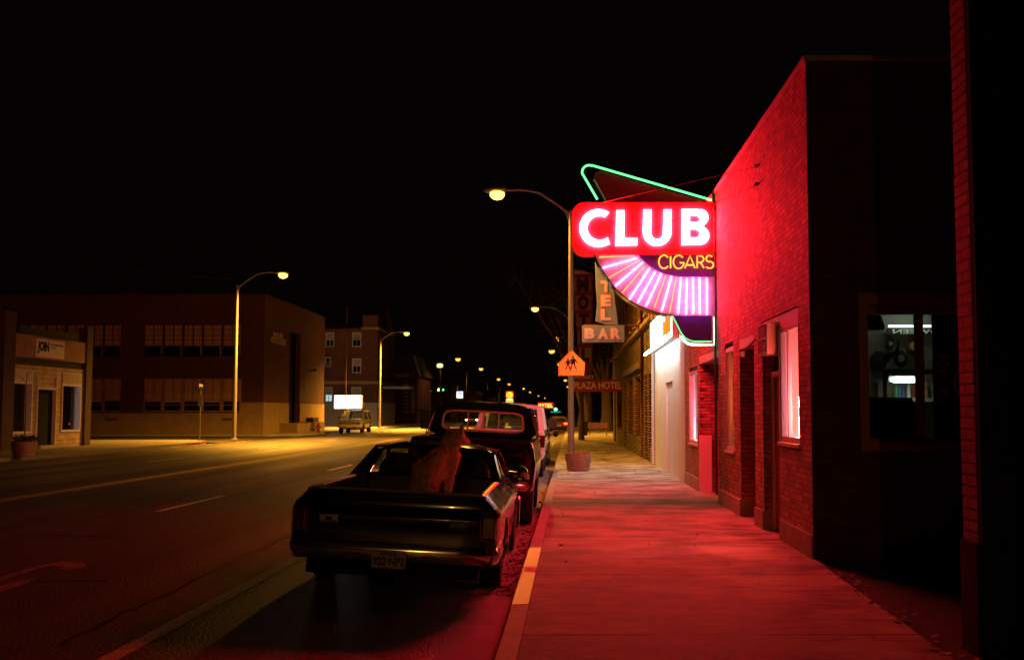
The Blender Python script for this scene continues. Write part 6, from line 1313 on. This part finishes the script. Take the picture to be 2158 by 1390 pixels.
# ------------------------------------------------------------------ trees
def tree(label, x, Y, h, tr, cr, cz, nl, seed, lean=0):
    t = thing('street_tree', label, 'tree', (x, Y, .15), 'trees along the far right pavement', world=False); r = random.Random(seed)
    bm = BM(); tips = []
    tube(bm, [(0, 0, -.1), (.05, 0, h*.12), (lean*.3, .1, h*.28)], [tr*1.3, tr, tr*.85], 10)
    for k in range(9):
        a = k*2.4; sp_ = cr*r.uniform(.5, .9); e = (lean+sp_*math.cos(a), sp_*math.sin(a), h*r.uniform(.55, .95)); m_ = (lean*.5+sp_*.35*math.cos(a), sp_*.35*math.sin(a), h*.48)
        tube(bm, [(lean*.3, .1, h*.26), m_, e], [tr*.6, tr*.35, .03], 6); tips.append(Vector(e))
        for j in range(3):
            q_ = Vector(m_).lerp(Vector(e), .3+.25*j); w_ = q_+Vector((r.uniform(-1, 1), r.uniform(-1, 1), r.uniform(.2, 1)))*cr*.4; tube(bm, [q_, w_], [.06, .02], 4); tips.append(w_)
    obj('trunk', bm, 'bark', t, smooth=True)
    bm = BM()
    for k in range(nl):
        c = r.choice(tips); d = Vector((r.gauss(0, 1), r.gauss(0, 1), r.gauss(0, .8)))*cr*.2; p = c+d; q_ = Vector((r.uniform(-1, 1), r.uniform(-1, 1), r.uniform(-1, 1))).normalized(); s_ = q_.orthogonal().normalized()*.07; q_ = q_*.16
        face(bm, [p-s_, p+q_*.5-s_*.2, p+q_, p+s_])
    obj('crown', bm, 'leaf', t)
tree('largest dark street tree overhanging the road behind the signs', 1.6, 96, 17, .45, 5.6, 9, 22000, 1, -2.2)
tree('second street tree with a thick pale trunk past the hotel', 3.6, 97, 12, .5, 4, 8, 6000, 2)
tree('third street tree farthest along the right pavement', 2.6, 118, 12, .4, 4, 8, 4000, 3)
tree('thin trunked tree standing at the kerb behind the lamp post', .95, 66, 9, .16, 2.0, 6, 1500, 4)
# bench and bin far along the pavement
p = ground_pt(1262, 900, SW); be = thing('bench', 'small metal bench by the tree trunks far along the right pavement', 'bench', (2.3, 78, SW), world=False)
bm = BM()
for k in range(3): box(bm, -.7, .7, -.2+k*.14, -.1+k*.14, .43, .46)
obj('seat', bm, 'dark', be)
bm = BM()
for k in range(3): box(bm, -.7, .7, .24, .27, .55+k*.13, .64+k*.13)
obj('backrest', bm, 'steel', be)
for s in (-1, 1): bm = BM(); tube(bm, [(s*.6, -.2, 0), (s*.6, -.2, .45), (s*.6, .25, .45), (s*.6, .27, .95)], .025, 5); tube(bm, [(s*.6, .25, .45), (s*.6, .25, 0)], .025, 5); obj('leg', bm, 'steel', be)
bn_ = thing('litter_bin', 'dark litter bin left of the bench far along the pavement', 'bin', (1.35, 79, SW), world=False)
bm = BM(); lathe(bm, [(.24, 0), (.28, .8), (.29, .85), (.26, .85)], (0, 0, 0), 14); obj('body', bm, 'dark', bn_); bm = BM(); lathe(bm, [(.29, .86), (.22, .98), (.001, 1.02)], (0, 0, 0), 14); obj('lid', bm, 'black', bn_)
# wall across the far end keeps nothing: the street runs out into the dark
# ------------------------------------------------------------------ fallen leaves
bm = BM(); r = random.Random(9)
for k in range(5200):
    if k < 3000: Y = 11+75*r.random()**1.8; x = KR+sh(Y)-abs(r.gauss(0, .16 if Y < 25 else .35))-.02; z = rz(x, Y)+.012
    elif k < 3130: Y = r.uniform(6.5, 13.2); x = xr(Y)+abs(r.gauss(0, .12))-.06; z = SW+.008
    elif k < 3500: Y = r.uniform(12, 60); x = r.uniform(-.2, 2.75); z = SW+.008
    else: Y = r.uniform(36, 64); x = KL+.3+sh(Y)+abs(r.gauss(0, .3)); z = rz(x-.001, Y)+.012
    a = r.random()*6.28; s_ = r.uniform(.015, .04)*(1.5 if Y > 30 else 1); d = Vector((math.cos(a), math.sin(a), r.uniform(-.3, .5)))*s_; n_ = Vector((-math.sin(a), math.cos(a), r.uniform(-.3, .5)))*s_*.6; p = Vector((x, Y, z))
    face(bm, [p-d, p-n_, p+d, p+n_])
lv = obj('fallen_leaves', bm, mat('dry_leaves', (.28, .16, .06), .7, var=.5, vscale=9)); lv['kind'] = 'stuff'; lv['label'] = 'dry leaves scattered along the gutters'
print('objects', len(bpy.data.objects))
